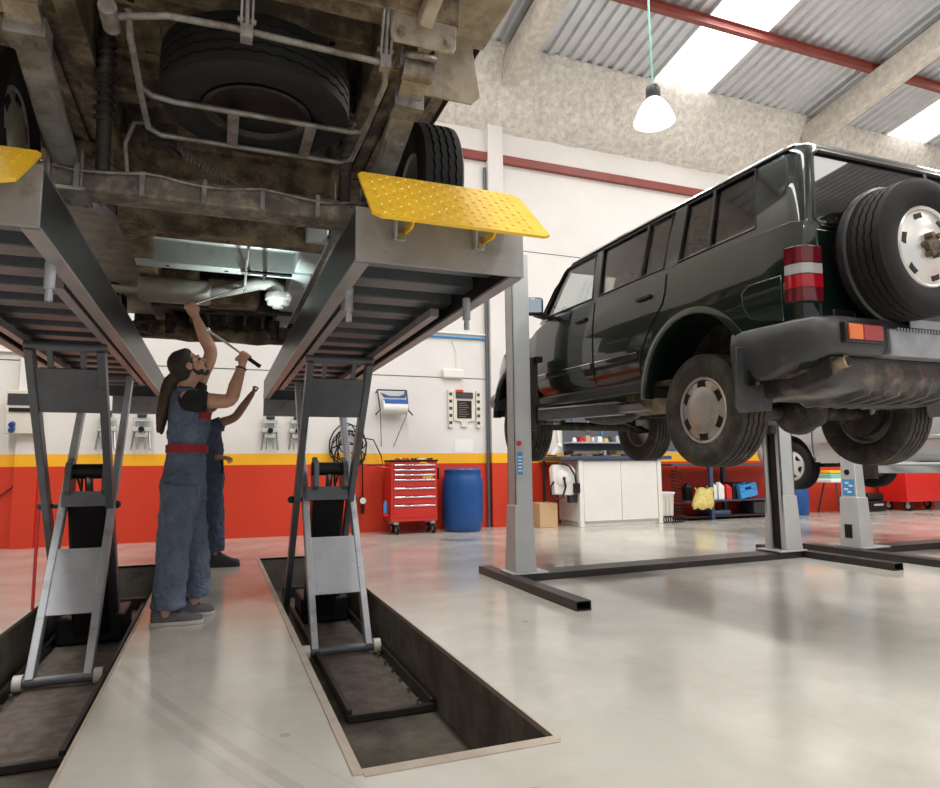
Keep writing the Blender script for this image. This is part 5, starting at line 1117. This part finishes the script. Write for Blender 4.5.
MB().cyl((2.14, W - .11, .50), (2.14, W - .113, .50), .05, n=20).build('gauge_dial', m_paper, g)
MB().bx(1.86, 1.94, W - .05, W + .004, 1.52, 1.60).build('wall_hook', m_bluel, t)
tag(MB().cyl((1.885, W - .02, 1.60), (1.885, W - .02, 3.15), .012, n=8).build('air_pipe', m_bluel), 'thin blue vertical air pipe above tangled hose on wall', 'pipe')
# paper towel holder
t = thing('paper_towel_holder', 'wall mounted paper roll holder with blue roll cover above red trolley', 'paper holder', (2.6, W, 1.9))
mb = MB(); mb.tube([(2.36, W - .01, 2.22), (2.36, W - .10, 2.25), (2.84, W - .10, 2.25), (2.84, W - .01, 2.22)], .013, 8); mb.tube([(2.36, W - .10, 2.25), (2.38, W - .22, 1.92), (2.30, W - .26, 1.84)], .013, 8); mb.tube([(2.84, W - .10, 2.25), (2.84, W - .22, 1.92), (2.90, W - .26, 1.84)], .013, 8); mb.tube([(2.38, W - .22, 1.92), (2.45, W - .02, 1.35)], .006, 6); mb.tube([(2.84, W - .22, 1.92), (2.65, W - .02, 1.35)], .006, 6); mb.build('frame', m_dark, t)
MB().cyl((2.42, W - .18, 1.97), (2.82, W - .18, 1.97), .115, n=28).build('paper_roll', m_paper, t)
mb = MB(); mb.loft([[V((2.44 - g, W - .18 - .12 * math.cos(a), 1.97 + .125 * math.sin(a) + g * .2)) for g in (0,)] + [V((2.82, W - .18 - .12 * math.cos(a), 1.97 + .125 * math.sin(a)))] for a in [PI * (.12 + .7 * i / 12) for i in range(13)]], False, False); mb.prism([(2.40, 2.20), (2.46, 2.12), (2.80, 2.12), (2.84, 2.20), (2.70, 2.15), (2.54, 2.15)], (0, W - .16, 0), (1, 0, 0), (0, 0, 1), (0, .02, 0)); mb.build('blue_cover', m_blue, t)
# tool shadow board clipboard
t = thing('wall_panel', 'grey wall panel with dark chart between white tool pockets', 'chart', (3.87, W, 2.0))
mb = MB(); mb.prism([(-.19, -.22), (-.06, -.24), (-.05, -.33), (.05, -.33), (.06, -.24), (.19, -.22), (.20, .26), (-.20, .26)], (3.87, W - .03, 2.0), (1, 0, 0), (0, 0, 1), (0, .03, 0)); mb.build('board', m_cream, t, bevel=.006)
MB().bx(3.74, 4.0, W - .036, W - .028, 1.82, 2.12).build('chart', m_black, t)
mb = MB()
for i in range(7): mb.bx(3.765, 3.90 + .08 * ((i * 5) % 3) / 3, W - .0385, W - .0355, 1.85 + i * .037, 1.858 + i * .037)
mb.build('chart_lines', mat('chart print', (.35, .2, .2), .8), t)
for s in (-1, 1):
    pk = MB().bx(3.87 + s * .21, 3.87 + s * .29, W - .05, W, 1.66, 2.30).build('side_pocket', m_cream, t, bevel=.01)
    mb = MB()
    for i in range(5): mb.bx(3.87 + s * .225, 3.87 + s * .275, W - .054, W - .048, 1.72 + i * .12, 1.77 + i * .12)
    mb.build('pocket_slots', m_dark, pk)
MB().bx(3.72, 4.02, W - .06, W, 2.16, 2.26).build('top_tray', m_dark, t, bevel=.006); MB().bx(3.72, 3.84, W - .07, W - .02, 2.26, 2.30).build('red_marker', m_redbox, t)
t = thing('emergency_light', 'white emergency light box on wall above dark chart', 'light', (3.66, W, 2.57))
MB().bx(3.48, 3.85, W - .08, W + .004, 2.49, 2.65).build('housing', m_white, t, bevel=.025); mb = MB(); mb.tube([(3.74, W - .02, 2.65), (3.74, W - .02, 2.95), (3.66, W - .02, 3.15)], .008, 6); mb.build('cable', m_white, t)
tag(MB().bx(3.70, 4.03, W - .005, W + .002, 1.26, 1.47).build('paper_sheet', m_paper), 'blank white paper sheet stuck on wall below dark chart', 'paper')
tag(MB().cyl((2.3, W - .03, 3.20), (4.4, W - .03, 3.20), .018, n=10).build('air_pipe', m_bluel), 'blue horizontal air pipe along white wall', 'pipe')
tag(MB().cyl((2.3, W - .03, 3.27), (4.4, W - .03, 3.27), .018, n=10).build('conduit', m_white), 'white conduit running just above the blue pipe', 'pipe')
tag(MB().cyl((4.29, W - .04, .0), (4.29, W - .04, 6.3), .028, n=10).build('drain_pipe', m_liftgrey), 'thin grey vertical pipe beside the white wall column', 'pipe')
# red tool trolley
t = thing('tool_trolley', 'red tool trolley with seven drawers standing by blue barrel', 'tool trolley', (2.84, 9.98, 0))
x0, x1, y0, y1 = 2.46, 3.20, 9.80, 10.22
MB().bx(x0, x1, y0, y1, .19, 1.10).build('body', m_redbox, t, bevel=.012)
hs = [.075, .075, .075, .13, .13, .13, .20]; z = 1.065
for i, hgt in enumerate(hs):
    dr = MB().bx(x0 + .04, x1 - .03, y0 - .012, y0 + .01, z - hgt + .006, z - .004).build('drawer', m_redbox, t, bevel=.003)
    MB().bx(x0 + .05, x1 - .04, y0 - .03, y0 - .01, z - .034, z - .010).build('handle', m_chrome, dr, bevel=.004); z -= hgt
MB().bx(x0 - .01, x1 + .01, y0 - .015, y1 + .01, 1.10, 1.125).build('top_mat', m_black, t, bevel=.004)
mb = MB(); mb.bx(x0 + .50, x0 + .66, y0 - .0145, y0 - .011, .845, .885); mb.bx(x0 + .46, x0 + .56, y0 - .0145, y0 - .011, 1.07, 1.09); mb.build('yellow_sticker', m_yellow, t)
mb = MB(); mb.tube([(x0, y0 + .05, 1.0), (x0 - .16, y0 + .05, 1.02), (x0 - .16, y1 - .05, 1.02), (x0, y1 - .05, 1.0)], .012, 8); mb.build('push_handle', m_redbox, t)
MB().bx(x0 - .10, x0 - .02, y0 + .05, y1 - .05, .28, .32).build('side_tray', m_redbox, t)
MB().bx(x1 + .012, x1 + .04, y0 + .02, y0 + .12, .82, 1.0).build('side_pouch', m_black, t, bevel=.006)
for x in (x0 + .08, x1 - .08):
    for y in (y0 + .07, y1 - .07):
        c = MB().lathe([(.03, -.02), (.068, -.02), (.075, -.01), (.075, .01), (.068, .02), (.03, .02)], (x + .03, y - .03, .075), (1, 0, 0), 24).build('caster', m_black, t)
        mb = MB(); mb.cyl((x + .008, y - .03, .075), (x + .052, y - .03, .075), .035); mb.bx(x - .02, x + .05, y - .04, y + .03, .15, .19); mb.build('caster_fork', m_alu, c)
for i in range(5):
    mb = MB(); xx = x0 + .1 + i * .13; mb.bar((xx, y0 + .12 + .03 * (i % 2), 1.14), (xx + .09, y0 + .2, 1.14), .02 + .008 * (i % 3), .022); mb.ball((xx + .09, y0 + .2, 1.142), (.02, .02, .017))
    tag(mb.build('hand_tool', (m_chrome, m_redbox, m_dark, m_paper, m_dark)[i]), ('chrome spanner at left end of red trolley top', 'red handled tool on red trolley top', 'dark tool at middle of red trolley top', 'white tool on red trolley top', 'black tool at right end of red trolley top')[i], 'tool', 'tools on the red trolley')
mb = MB(); mb.lathe([(.001, 0), (.03, 0), (.03, .13), (.014, .17), (.014, .19), (.001, .19)], (x0 - .06, y0 + .10, .325), (0, 0, 1), 16); tag(mb.build('spray_bottle', m_bluel), 'small blue bottle on side tray of red trolley', 'bottle')
# blue barrel
t = thing('barrel', 'tall blue plastic barrel against the red wall', 'barrel', (3.68, 9.98, 0))
mb = MB(); mb.lathe([(.001, .0), (.27, 0), (.29, .02), (.30, .10), (.325, .16), (.33, .5), (.33, .62), (.325, .80), (.30, .86), (.29, .93), (.30, .96), (.285, .985), (.27, .97), (.26, .95), (.001, .95)], (3.68, 9.98, 0), (0, 0, 1), 48); mb.build('drum', m_blue, t)
for dx in (-.12, .12): MB().cyl((3.68 + dx, 9.98, .95), (3.68 + dx, 9.98, .975), .04, n=14).build('bung', m_blue, t)
# white workbench cabinet with blue top
t = thing('workbench', 'white cabinet workbench with dark blue worktop behind the lift', 'workbench', (6.4, 10, 0))
x0, x1, y0, y1 = 5.62, 7.22, 9.62, 10.36
mb = MB(); mb.bx(x0, x1, y0 + .02, y1, .08, 1.10); mb.bx(x0 + .03, x1 - .03, y0 + .05, y1, 0, .08); mb.build('carcass', m_white, t, bevel=.004)
for x in (x0 + .02, x1 - .02): MB().bx(x - .04, x + .04, y0 - .015, y0 + .06, 0, 1.10).build('upright', m_white, t, bevel=.005)
xm = x0 + .80
for a, b in ((x0 + .07, xm - .005), (xm + .005, x1 - .07)): MB().bx(a, b, y0 - .005, y0 + .018, .09, 1.08).build('door', m_white, t, bevel=.004)
MB().bx(x0 - .38, x1 + .22, y0 - .06, y1, 1.105, 1.165).build('worktop', m_bluebench, t, bevel=.006)
MB().bx(x0 - .34, x0 - .30, y1 - .1, y1 - .06, 0, 1.10).build('leg', m_dark, t)
# hose reel on the bench side
t = thing('hose_reel', 'white hose reel with black hose fixed to bench end', 'hose reel', (5.40, 9.75, .75))
mb = MB(); mb.prism([(-.20, -.24), (.14, -.26), (.20, -.18), (.21, .16), (.12, .25), (-.18, .25), (-.22, .18)], (5.36, 9.66, .78), (1, 0, 0), (0, 0, 1), (0, .14, 0)); mb.build('housing', m_white, t, bevel=.02)
MB().lathe([(.001, -.03), (.10, -.025), (.14, 0), (.14, .01), (.001, .01)], (5.33, 9.655, .80), (0, 1, 0), 28).build('cover_disc', m_white, t)
MB().cyl((5.33, 9.62, .80), (5.33, 9.70, .80), .03).build('spindle', m_dark, t)
mb = MB(); mb.tube([(5.33, 9.62, .80), (5.34, 9.60, .66), (5.28, 9.60, .50), (5.16, 9.60, .46), (5.08, 9.62, .54), (5.10, 9.66, .68), (5.18, 9.68, .76)], .018, 8); mb.tube([(5.30, 9.62, 1.05), (5.42, 9.6, 1.0), (5.52, 9.6, .85), (5.55, 9.62, .72)], .016, 8); mb.bx(5.51, 5.60, 9.58, 9.68, .56, .72); mb.build('hose', m_black, t)
MB().bx(5.46, 5.60, 9.68, 9.78, .40, .52).build('bracket', m_dark, t)
# arm lamp clamped to the bench
t = thing('desk_lamp', 'white jointed lamp arm clamped to left end of blue worktop', 'lamp', (5.25, 9.75, 1.165))
mb = MB(); mb.bar((5.16, 9.7, 1.18), (5.30, 9.72, 1.34), .05, .05); mb.bar((5.30, 9.72, 1.34), (5.22, 9.70, 1.95), .045, .045); mb.ball((5.30, 9.72, 1.34), .05); mb.build('arm', m_white, t, bevel=.006)
MB().bx(5.08, 5.22, 9.66, 9.80, 1.165, 1.19).build('clamp', m_dark, t); MB().lathe([(.05, 0), (.09, -.12), (.085, -.12), (.045, 0)], (5.22, 9.70, 1.98), (.4, -.5, 1), 20).build('lamp_shade', m_white, t)
tag(MB().bx(4.97, 5.30, 9.82, 10.2, 0, .40).build('cardboard_box', m_card, bevel=.006), 'plain brown cardboard box on floor beside workbench', 'box')
# pegboard and shelf above the bench
t = thing('tool_board', 'grey perforated tool board on wall above the blue worktop', 'tool board', (7.2, W, 1.6))
mb = MB(); mb.bx(5.75, 8.9, W - .03, W, 1.28, 2.15); mb.build('panel', mat('board grey', (.1, .11, .13), .5), t); MB().bx(5.75, 7.6, W - .28, W - .02, 1.40, 1.425).build('shelf', m_liftlight, t)
cols = [m_paper, m_redbox, m_card, m_alu, m_paper, m_yellowp, m_dark, m_alu, m_redbox, m_paper, m_paper, m_dark, m_card, m_paper]
nm = ['white', 'red', 'brown', 'silver', 'small white', 'pale yellow', 'black', 'bright silver', 'bright red', 'square white', 'cream white', 'dark', 'tan', 'tall white']
for i in range(14):
    x = 5.85 + i * .124; hgt = .05 + .05 * ((i * 7) % 5) / 4; mb = MB()
    if i % 3: mb.bx(x, x + .09, W - .22, W - .10, 1.425, 1.425 + hgt); mb.bx(x + .01, x + .08, W - .21, W - .11, 1.425 + hgt, 1.43 + hgt + .01)
    else: mb.lathe([(.001, 0), (.04, 0), (.04, hgt), (.02, hgt + .03), (.001, hgt + .03)], (x + .045, W - .16, 1.425), (0, 0, 1), 14)
    tag(mb.build('storage_jar' if i % 3 == 0 else 'parts_box', cols[i]), '%s %s, number %d from left on shelf of grey tool board' % (nm[i], 'jar' if i % 3 == 0 else 'parts box', i + 1), 'jar' if i % 3 == 0 else 'box', 'small parts on the tool board shelf')
for i in range(9):
    x = 5.95 + i * .29; mb = MB(); L_ = .2 + .06 * (i % 3); mb.bar((x, W - .045, 1.95), (x + .01, W - .045, 1.95 - L_), .02, .014, up=(0, 1, 0)); mb.cyl((x, W - .055, 1.95), (x, W - .03, 1.95), .024, n=10); mb.bx(x - .018, x + .018, W - .06, W - .03, 1.88 - L_, 1.95 - L_)
    tag(mb.build('spanner', m_chrome if i % 2 else m_bluel), '%s spanner hanging %s from left on grey tool board' % ('chrome' if i % 2 else 'blue', ('first', 'second', 'third', 'fourth', 'fifth', 'sixth', 'seventh', 'eighth', 'ninth')[i]), 'tool', 'spanners on the tool board')
tool_l = ['black drill', 'dark wrench', 'grey hammer', 'black pipe clamp', 'steel socket', 'dark gear puller', 'black hose piece', 'silver ring', 'white spray can lying', 'blue rag bundle']
for i in range(10):
    x = 5.45 + i * .19; mb = MB(); y = 9.80 + .08 * (i % 3); m_ = (m_black, m_dark, m_steel, m_black, m_chrome, m_dark, m_black, m_steel, m_paper, m_blue)[i]
    if i in (0, 5): mb.bar((x, y, 1.22), (x + .14, y + .02, 1.24), .06, .07); mb.bar((x + .02, y, 1.18), (x + .02, y, 1.24), .05, .04, up=(0, 1, 0)); mb.cyl((x + .14, y + .02, 1.24), (x + .19, y + .03, 1.245), .015)
    elif i in (4, 7): mb.lathe([(.03, 0), (.05, 0), (.05, .10), (.03, .10)], (x + .05, y, 1.166), (0, 0, 1), 18, 0, False); mb.lathe([(.0, 0), (.05, 0), (.05, .02), (.0, .02)], (x + .05, y, 1.166), (0, 0, 1), 18)
    elif i == 8: mb.lathe([(.001, 0), (.035, 0), (.035, .15), (.015, .17), (.001, .17)], (x, y, 1.202), (1, .1, 0), 16)
    elif i == 9: mb.ball((x + .05, y, 1.20), (.08, .06, .035), 14, 8)
    else: mb.bar((x, y, 1.182), (x + .17, y + .05, 1.182), .03, .03); mb.box((x + .17, y + .05, 1.19), (.05, .08, .045)); mb.cyl((x, y, 1.166), (x, y, 1.20), .03, n=10)
    tag(mb.build(('drill', 'wrench', 'hammer', 'pipe_clamp', 'socket', 'gear_puller', 'hose_piece', 'ring', 'spray_can', 'rag')[i], m_), '%s on the blue worktop, %s from left' % (tool_l[i], ('first', 'second', 'third', 'fourth', 'fifth', 'sixth', 'seventh', 'eighth', 'ninth', 'tenth')[i]), 'tool' if i < 8 else ('can' if i == 8 else 'rag'), 'tools on the blue worktop')
# second bench with shelf
t = thing('workbench', 'low open blue steel bench with lower shelf against red wall', 'workbench', (8.7, 10, 0))
MB().bx(7.55, 10.4, 9.72, 10.34, .985, 1.025).build('worktop', m_bluebench, t, bevel=.004)
for x in (8.45, 9.15, 10.3):
    MB().bx(x - .035, x + .035, 9.75 if x != 9.15 else 10.2, 9.82 if x != 9.15 else 10.28, 0, .985).build('leg', m_bluebench, t); 
MB().bx(7.9, 10.35, 9.80, 10.30, .33, .36).build('shelf', m_bluebench, t)
MB().bx(7.9, 10.35, 9.80, 10.30, .05, .07).build('shelf', m_dark, t)
def jug(x, y, z, m, w=.13, h=.30):
    mb = MB(); mb.bx(x - w / 2, x + w / 2, y - .07, y + .07, z, z + h * .75); b = mb
    b.loft([[V((x - w / 2, y - .07, z + h * .75)), V((x + w / 2, y - .07, z + h * .75)), V((x + w / 2, y + .07, z + h * .75)), V((x - w / 2, y + .07, z + h * .75))], [V((x - .02, y - .03, z + h * .93)), V((x + .03, y - .03, z + h * .93)), V((x + .03, y + .03, z + h * .93)), V((x - .02, y + .03, z + h * .93))]])
    b.cyl((x + .005, y, z + h * .92), (x + .005, y, z + h), .024, n=12); b.tube([(x - w * .4, y, z + h * .74), (x - w * .38, y, z + h * .95), (x - .01, y, z + h * .96)], .012, 6); return b
for i, (x, m_, l_) in enumerate(((8.58, m_paper, 'white plastic bottle beside front leg of steel bench shelf'), (8.75, m_paper, 'second white plastic bottle on steel bench shelf'), (8.93, m_redbox, 'red bottle on steel bench shelf'), (9.08, m_black, 'black bottle between red bottle and blue crate'), (8.02, m_black, 'black bottle at left end of steel bench shelf'))):
    tag(jug(x, 9.92, .36, m_, .13, .32 - .04 * (i == 2)).build('oil_bottle', m_, bevel=.012), l_, 'bottle', 'bottles on the bench shelf')
mb = MB(); rings = []
for z, w, d_ in ((.22, .20, .10), (.28, .24, .13), (.40, .21, .12), (.52, .16, .10), (.58, .20, .10)):
    rings.append([V((8.22 + w * math.cos(2 * PI * k / 20) * (1 + .12 * math.sin(k * 2.3 + z * 9)) - (.5 - z) * .2, 9.70 + d_ * math.sin(2 * PI * k / 20) * (1 + .1 * math.sin(k * 3.1)), z + .03 * math.sin(k * 1.7))) for k in range(20)])
mb.loft(rings, True, False); bg = mb.build('plastic_bag', m_yellowp, smooth=180); tag(bg, 'yellow and white plastic bag hanging from steel bench', 'bag'); k_ = bg.modifiers.new('s', 'SUBSURF'); k_.levels = 1; k_.render_levels = 1
def crate(x, y, z, w, d_, h, m, rot=0):
    mb = MB(); q = .012; mb.bx(-w / 2, w / 2, -d_ / 2, d_ / 2, 0, q)
    for s in (-1, 1):
        mb.bx(-w / 2, w / 2, s * d_ / 2 - q / 2, s * d_ / 2 + q / 2, 0, h * .55); mb.bx(-w / 2, w / 2, s * d_ / 2 - q / 2, s * d_ / 2 + q / 2, h * .8, h); mb.bx(s * w / 2 - q / 2, s * w / 2 + q / 2, -d_ / 2, d_ / 2, 0, h)
        for e in (-1, 1): mb.bx(e * w * .2, e * w / 2, s * d_ / 2 - q / 2, s * d_ / 2 + q / 2, h * .5, h * .82); mb.bx(e * w * .46, e * w * .5, s * d_ / 2 - q, s * d_ / 2 + q, 0, h)
        mb.bx(-w * .51, w * .51, s * d_ / 2 - q, s * d_ / 2 + q, h * .92, h)
    R_ = M.Rotation(rot, 3, 'Y')
    for i, p in enumerate(mb.v): mb.v[i] = R_ @ p + V((x, y, z))
    return mb
o = crate(9.34, 9.90, .395, .40, .24, .24, m_bluel, -.17).build('crate', m_bluel); tag(o, 'light blue plastic crate tilted on steel bench shelf', 'crate')
tag(MB().bx(9.12, 9.60, 10.05, 10.28, .36, .66).build('storage_bin', m_black, bevel=.01), 'black bin standing behind the tilted blue crate', 'bin')
tag(MB().bx(8.45, 8.95, 9.85, 10.2, .07, .16).build('drip_tray', m_bluebench, bevel=.02), 'blue tray on lowest level of steel bench', 'tray')
tag(MB().bx(9.5, 10.0, 9.85, 10.2, .07, .30).build('storage_box', m_dark, bevel=.01), 'dark box on lowest level of steel bench', 'box')
tag(MB().bx(8.85, 9.15, 9.86, 10.16, 1.026, 1.27).build('parts_carton', m_paper, bevel=.006), 'white carton on top of steel bench behind tyre', 'box')
t = thing('notice_frame', 'dark framed small notice on wall above steel bench', 'notice', (9.75, W, 1.3)); MB().bx(9.55, 9.95, W - .03, W, 1.16, 1.55).build('frame', m_dark, t); MB().bx(9.60, 9.90, W - .035, W - .028, 1.2, 1.5).build('sheet', m_paper, t)
# spring coil air hose and white bin between the benches
t = thing('parts_bin', 'white ribbed plastic bin on floor between the benches', 'bin', (7.40, 9.85, .0)); mb = MB(); mb.loft([[V((7.40 + s * a, 9.85 + c * b, z)) for s, c in ((-1, -1), (1, -1), (1, 1), (-1, 1))] for z, a, b in ((0.0, .14, .13), (.48, .16, .15), (.50, .175, .165), (.53, .175, .165))]); mb.build('tub', m_white, t, bevel=.008)
mb = MB()
for i in range(3): mb.bx(7.30 + i * .08, 7.32 + i * .08, 9.688, 9.70, .05, .44)
mb.build('rib', m_cream, t)
mb = MB(); mb.tube([(7.72 + .09 * math.cos(i * .55), 9.82 + .09 * math.sin(i * .55), .10 + .0052 * i) for i in range(160)], .006, 6); mb.tube([(7.25 + .0038 * i, 9.62 + .05 * math.cos(i * .5), .065 + .055 * math.sin(i * .5)) for i in range(120)], .009, 6); mb.tube([(7.72, 9.82, .93), (7.72, 9.80, 1.0)], .009, 6)
tag(mb.build('coiled_air_hose', m_black), 'black coiled air hose hanging from steel bench to floor', 'hose')
# far right: barrel, folding stand, black case, red cart
t = thing('barrel', 'short blue barrel partly hidden behind the lift post', 'barrel', (10.72, 10.05, 0)); mb = MB(); mb.lathe([(.001, 0), (.22, 0), (.24, .03), (.25, .3), (.24, .55), (.22, .58), (.001, .57)], (10.75, 10.05, 0), (0, 0, 1), 32); mb.build('drum', m_blue, t)
t = thing('folding_stand', 'folding steel stand on floor under silver car', 'stand', (11.65, 9.95, 0))
mb = MB(); mb.tube([(11.52, 9.75, .62), (11.42, 9.6, .012), (11.85, 9.6, .012), (11.75, 9.75, .62)], .018, 8); mb.tube([(11.5, 10.0, .62), (11.5, 10.2, .012)], .018, 8); mb.tube([(11.62, 9.7, .62), (11.85, 9.5, .03)], .022, 8); mb.build('frame', m_dark, t)
MB().bx(11.35, 12.6, 9.7, 10.2, .62, .70).build('top', m_paper, t, bevel=.02)
tag(MB().bx(11.4, 11.95, 9.75, 10.1, .70, .79).build('plastic_tray', m_green, bevel=.015), 'mint green tray on top of folding stand', 'tray'); tag(MB().bx(11.45, 11.8, 9.8, 10.05, .79, .86).build('folded_cloth', m_yellow, bevel=.02), 'yellow folded cloth on top of mint green tray', 'cloth')
t = thing('tool_case', 'black tool case on floor against red wall', 'case', (12.85, 10.05, 0)); MB().bx(12.6, 13.1, 9.9, 10.2, 0, .22).build('shell', m_black, t, bevel=.03); MB().bx(12.62, 13.08, 9.92, 10.18, .22, .38).build('lid', m_black, t, bevel=.05); MB().bx(12.72, 12.98, 9.885, 9.90, .12, .16).build('latch', m_alu, t)
t = thing('cart', 'red steel cart on casters at right edge', 'cart', (14.2, 10, 0)); mb = MB(); mb.bx(13.35, 14.85, 9.62, 10.25, .19, .95); mb.build('cabinet', m_redbox, t, bevel=.015)
for x in (13.5, 14.7):
    for y in (9.72, 10.15): 
        c = MB().lathe([(.03, -.025), (.085, -.025), (.095, -.01), (.095, .01), (.085, .025), (.03, .025)], (x, y, .095), (1, 0, 0), 20).build('caster', m_black, t); mb = MB(); mb.cyl((x - .03, y, .095), (x + .03, y, .095), .05); mb.bx(x - .03, x + .03, y - .03, y + .03, .14, .19); mb.build('caster_hub', m_alu, c)
tag(MB().bx(14.98, 15.3, 9.9, 10.2, 0, .68).build('storage_box', m_cream, bevel=.01), 'pale box on floor right of red cart', 'box')
# ================================================================ LIGHT, WORLD, CAMERA
w = bpy.data.worlds.new('world'); scene.world = w; w.use_nodes = True; bg = w.node_tree.nodes['Background']; bg.inputs[0].default_value = (.93, .96, 1, 1); bg.inputs[1].default_value = 1.0
def area(name, loc, size, e, rot=(0, 0, 0), col=(1, .98, .95)):
    l = bpy.data.lights.new(name, 'AREA'); l.shape = 'RECTANGLE'; l.size, l.size_y = size; l.energy = e; l.color = col
    o = bpy.data.objects.new(name, l); COL.objects.link(o); o.location = loc; o.rotation_euler = rot; return o
# daylight coming through the skylight sheets
for i, (a, b) in enumerate(SKY):
    yc = 2.4; area('skylight_daylight', ((a + b) / 2, yc, roof_z(yc) - .02), (b - a - .1, 11), 720, (-math.atan(RS), 0, 0))
def point(name, loc, e, r=.2, col=(1, .96, .9)):
    l = bpy.data.lights.new(name, 'POINT'); l.energy = e; l.shadow_soft_size = r; l.color = col; o = bpy.data.objects.new(name, l); COL.objects.link(o); o.location = loc; return o
point('pendant_light', (3.86, 5, 4.12), 160, .2)
for x, y in ((-2.6, 6.2), (10.2, 5.0), (3.9, -2.5), (-2.5, -1.5), (10.2, -2.5)): point('unseen_hall_fill', (x, y, 5.2), 220, .25)  # unseen point lights without fixtures, added to light the hall
# hand lamp lighting the exhaust
l = bpy.data.lights.new('inspection_lamp', 'SPOT'); l.energy = 36; l.spot_size = math.radians(110); l.spot_blend = .6; l.shadow_soft_size = .03; l.color = (.85, 1, .95)
o = bpy.data.objects.new('inspection_lamp', l); COL.objects.link(o); o.location = (.30, 4.75, 1.98); o.rotation_euler = V((-.10, .12, .6)).to_track_quat('-Z', 'Y').to_euler()
# camera from the photograph's vanishing points
fpx, cxp, cyp = 658., 470., 394.
Yc = V((217 - cxp, -(470 - cyp), -fpx)).normalized(); Xc = V((2200 - cxp, -(449 - cyp), -fpx)); Xc = (Xc - Yc * Xc.dot(Yc)).normalized(); Zc = Xc.cross(Yc)
R = M((Xc, Yc, Zc))
cam = bpy.data.cameras.new('camera'); cam.sensor_width = 36; cam.sensor_fit = 'HORIZONTAL'; cam.lens = fpx * 36 / 940; cam.clip_start = .05
co = bpy.data.objects.new('camera', cam); COL.objects.link(co); co.matrix_world = M.Translation((0, 0, 1.0)) @ R.to_4x4(); scene.camera = co
vs = scene.view_settings; vs.view_transform = 'Standard'; vs.look = 'None'; vs.exposure = -0.47; vs.gamma = 1; vs.use_curve_mapping = False
scene.cycles.max_bounces = 8; scene.cycles.diffuse_bounces = 4; scene.cycles.glossy_bounces = 4; scene.cycles.transparent_max_bounces = 12; scene.cycles.caustics_reflective = False; scene.cycles.caustics_refractive = False
scene.cycles.sample_clamp_indirect = 6
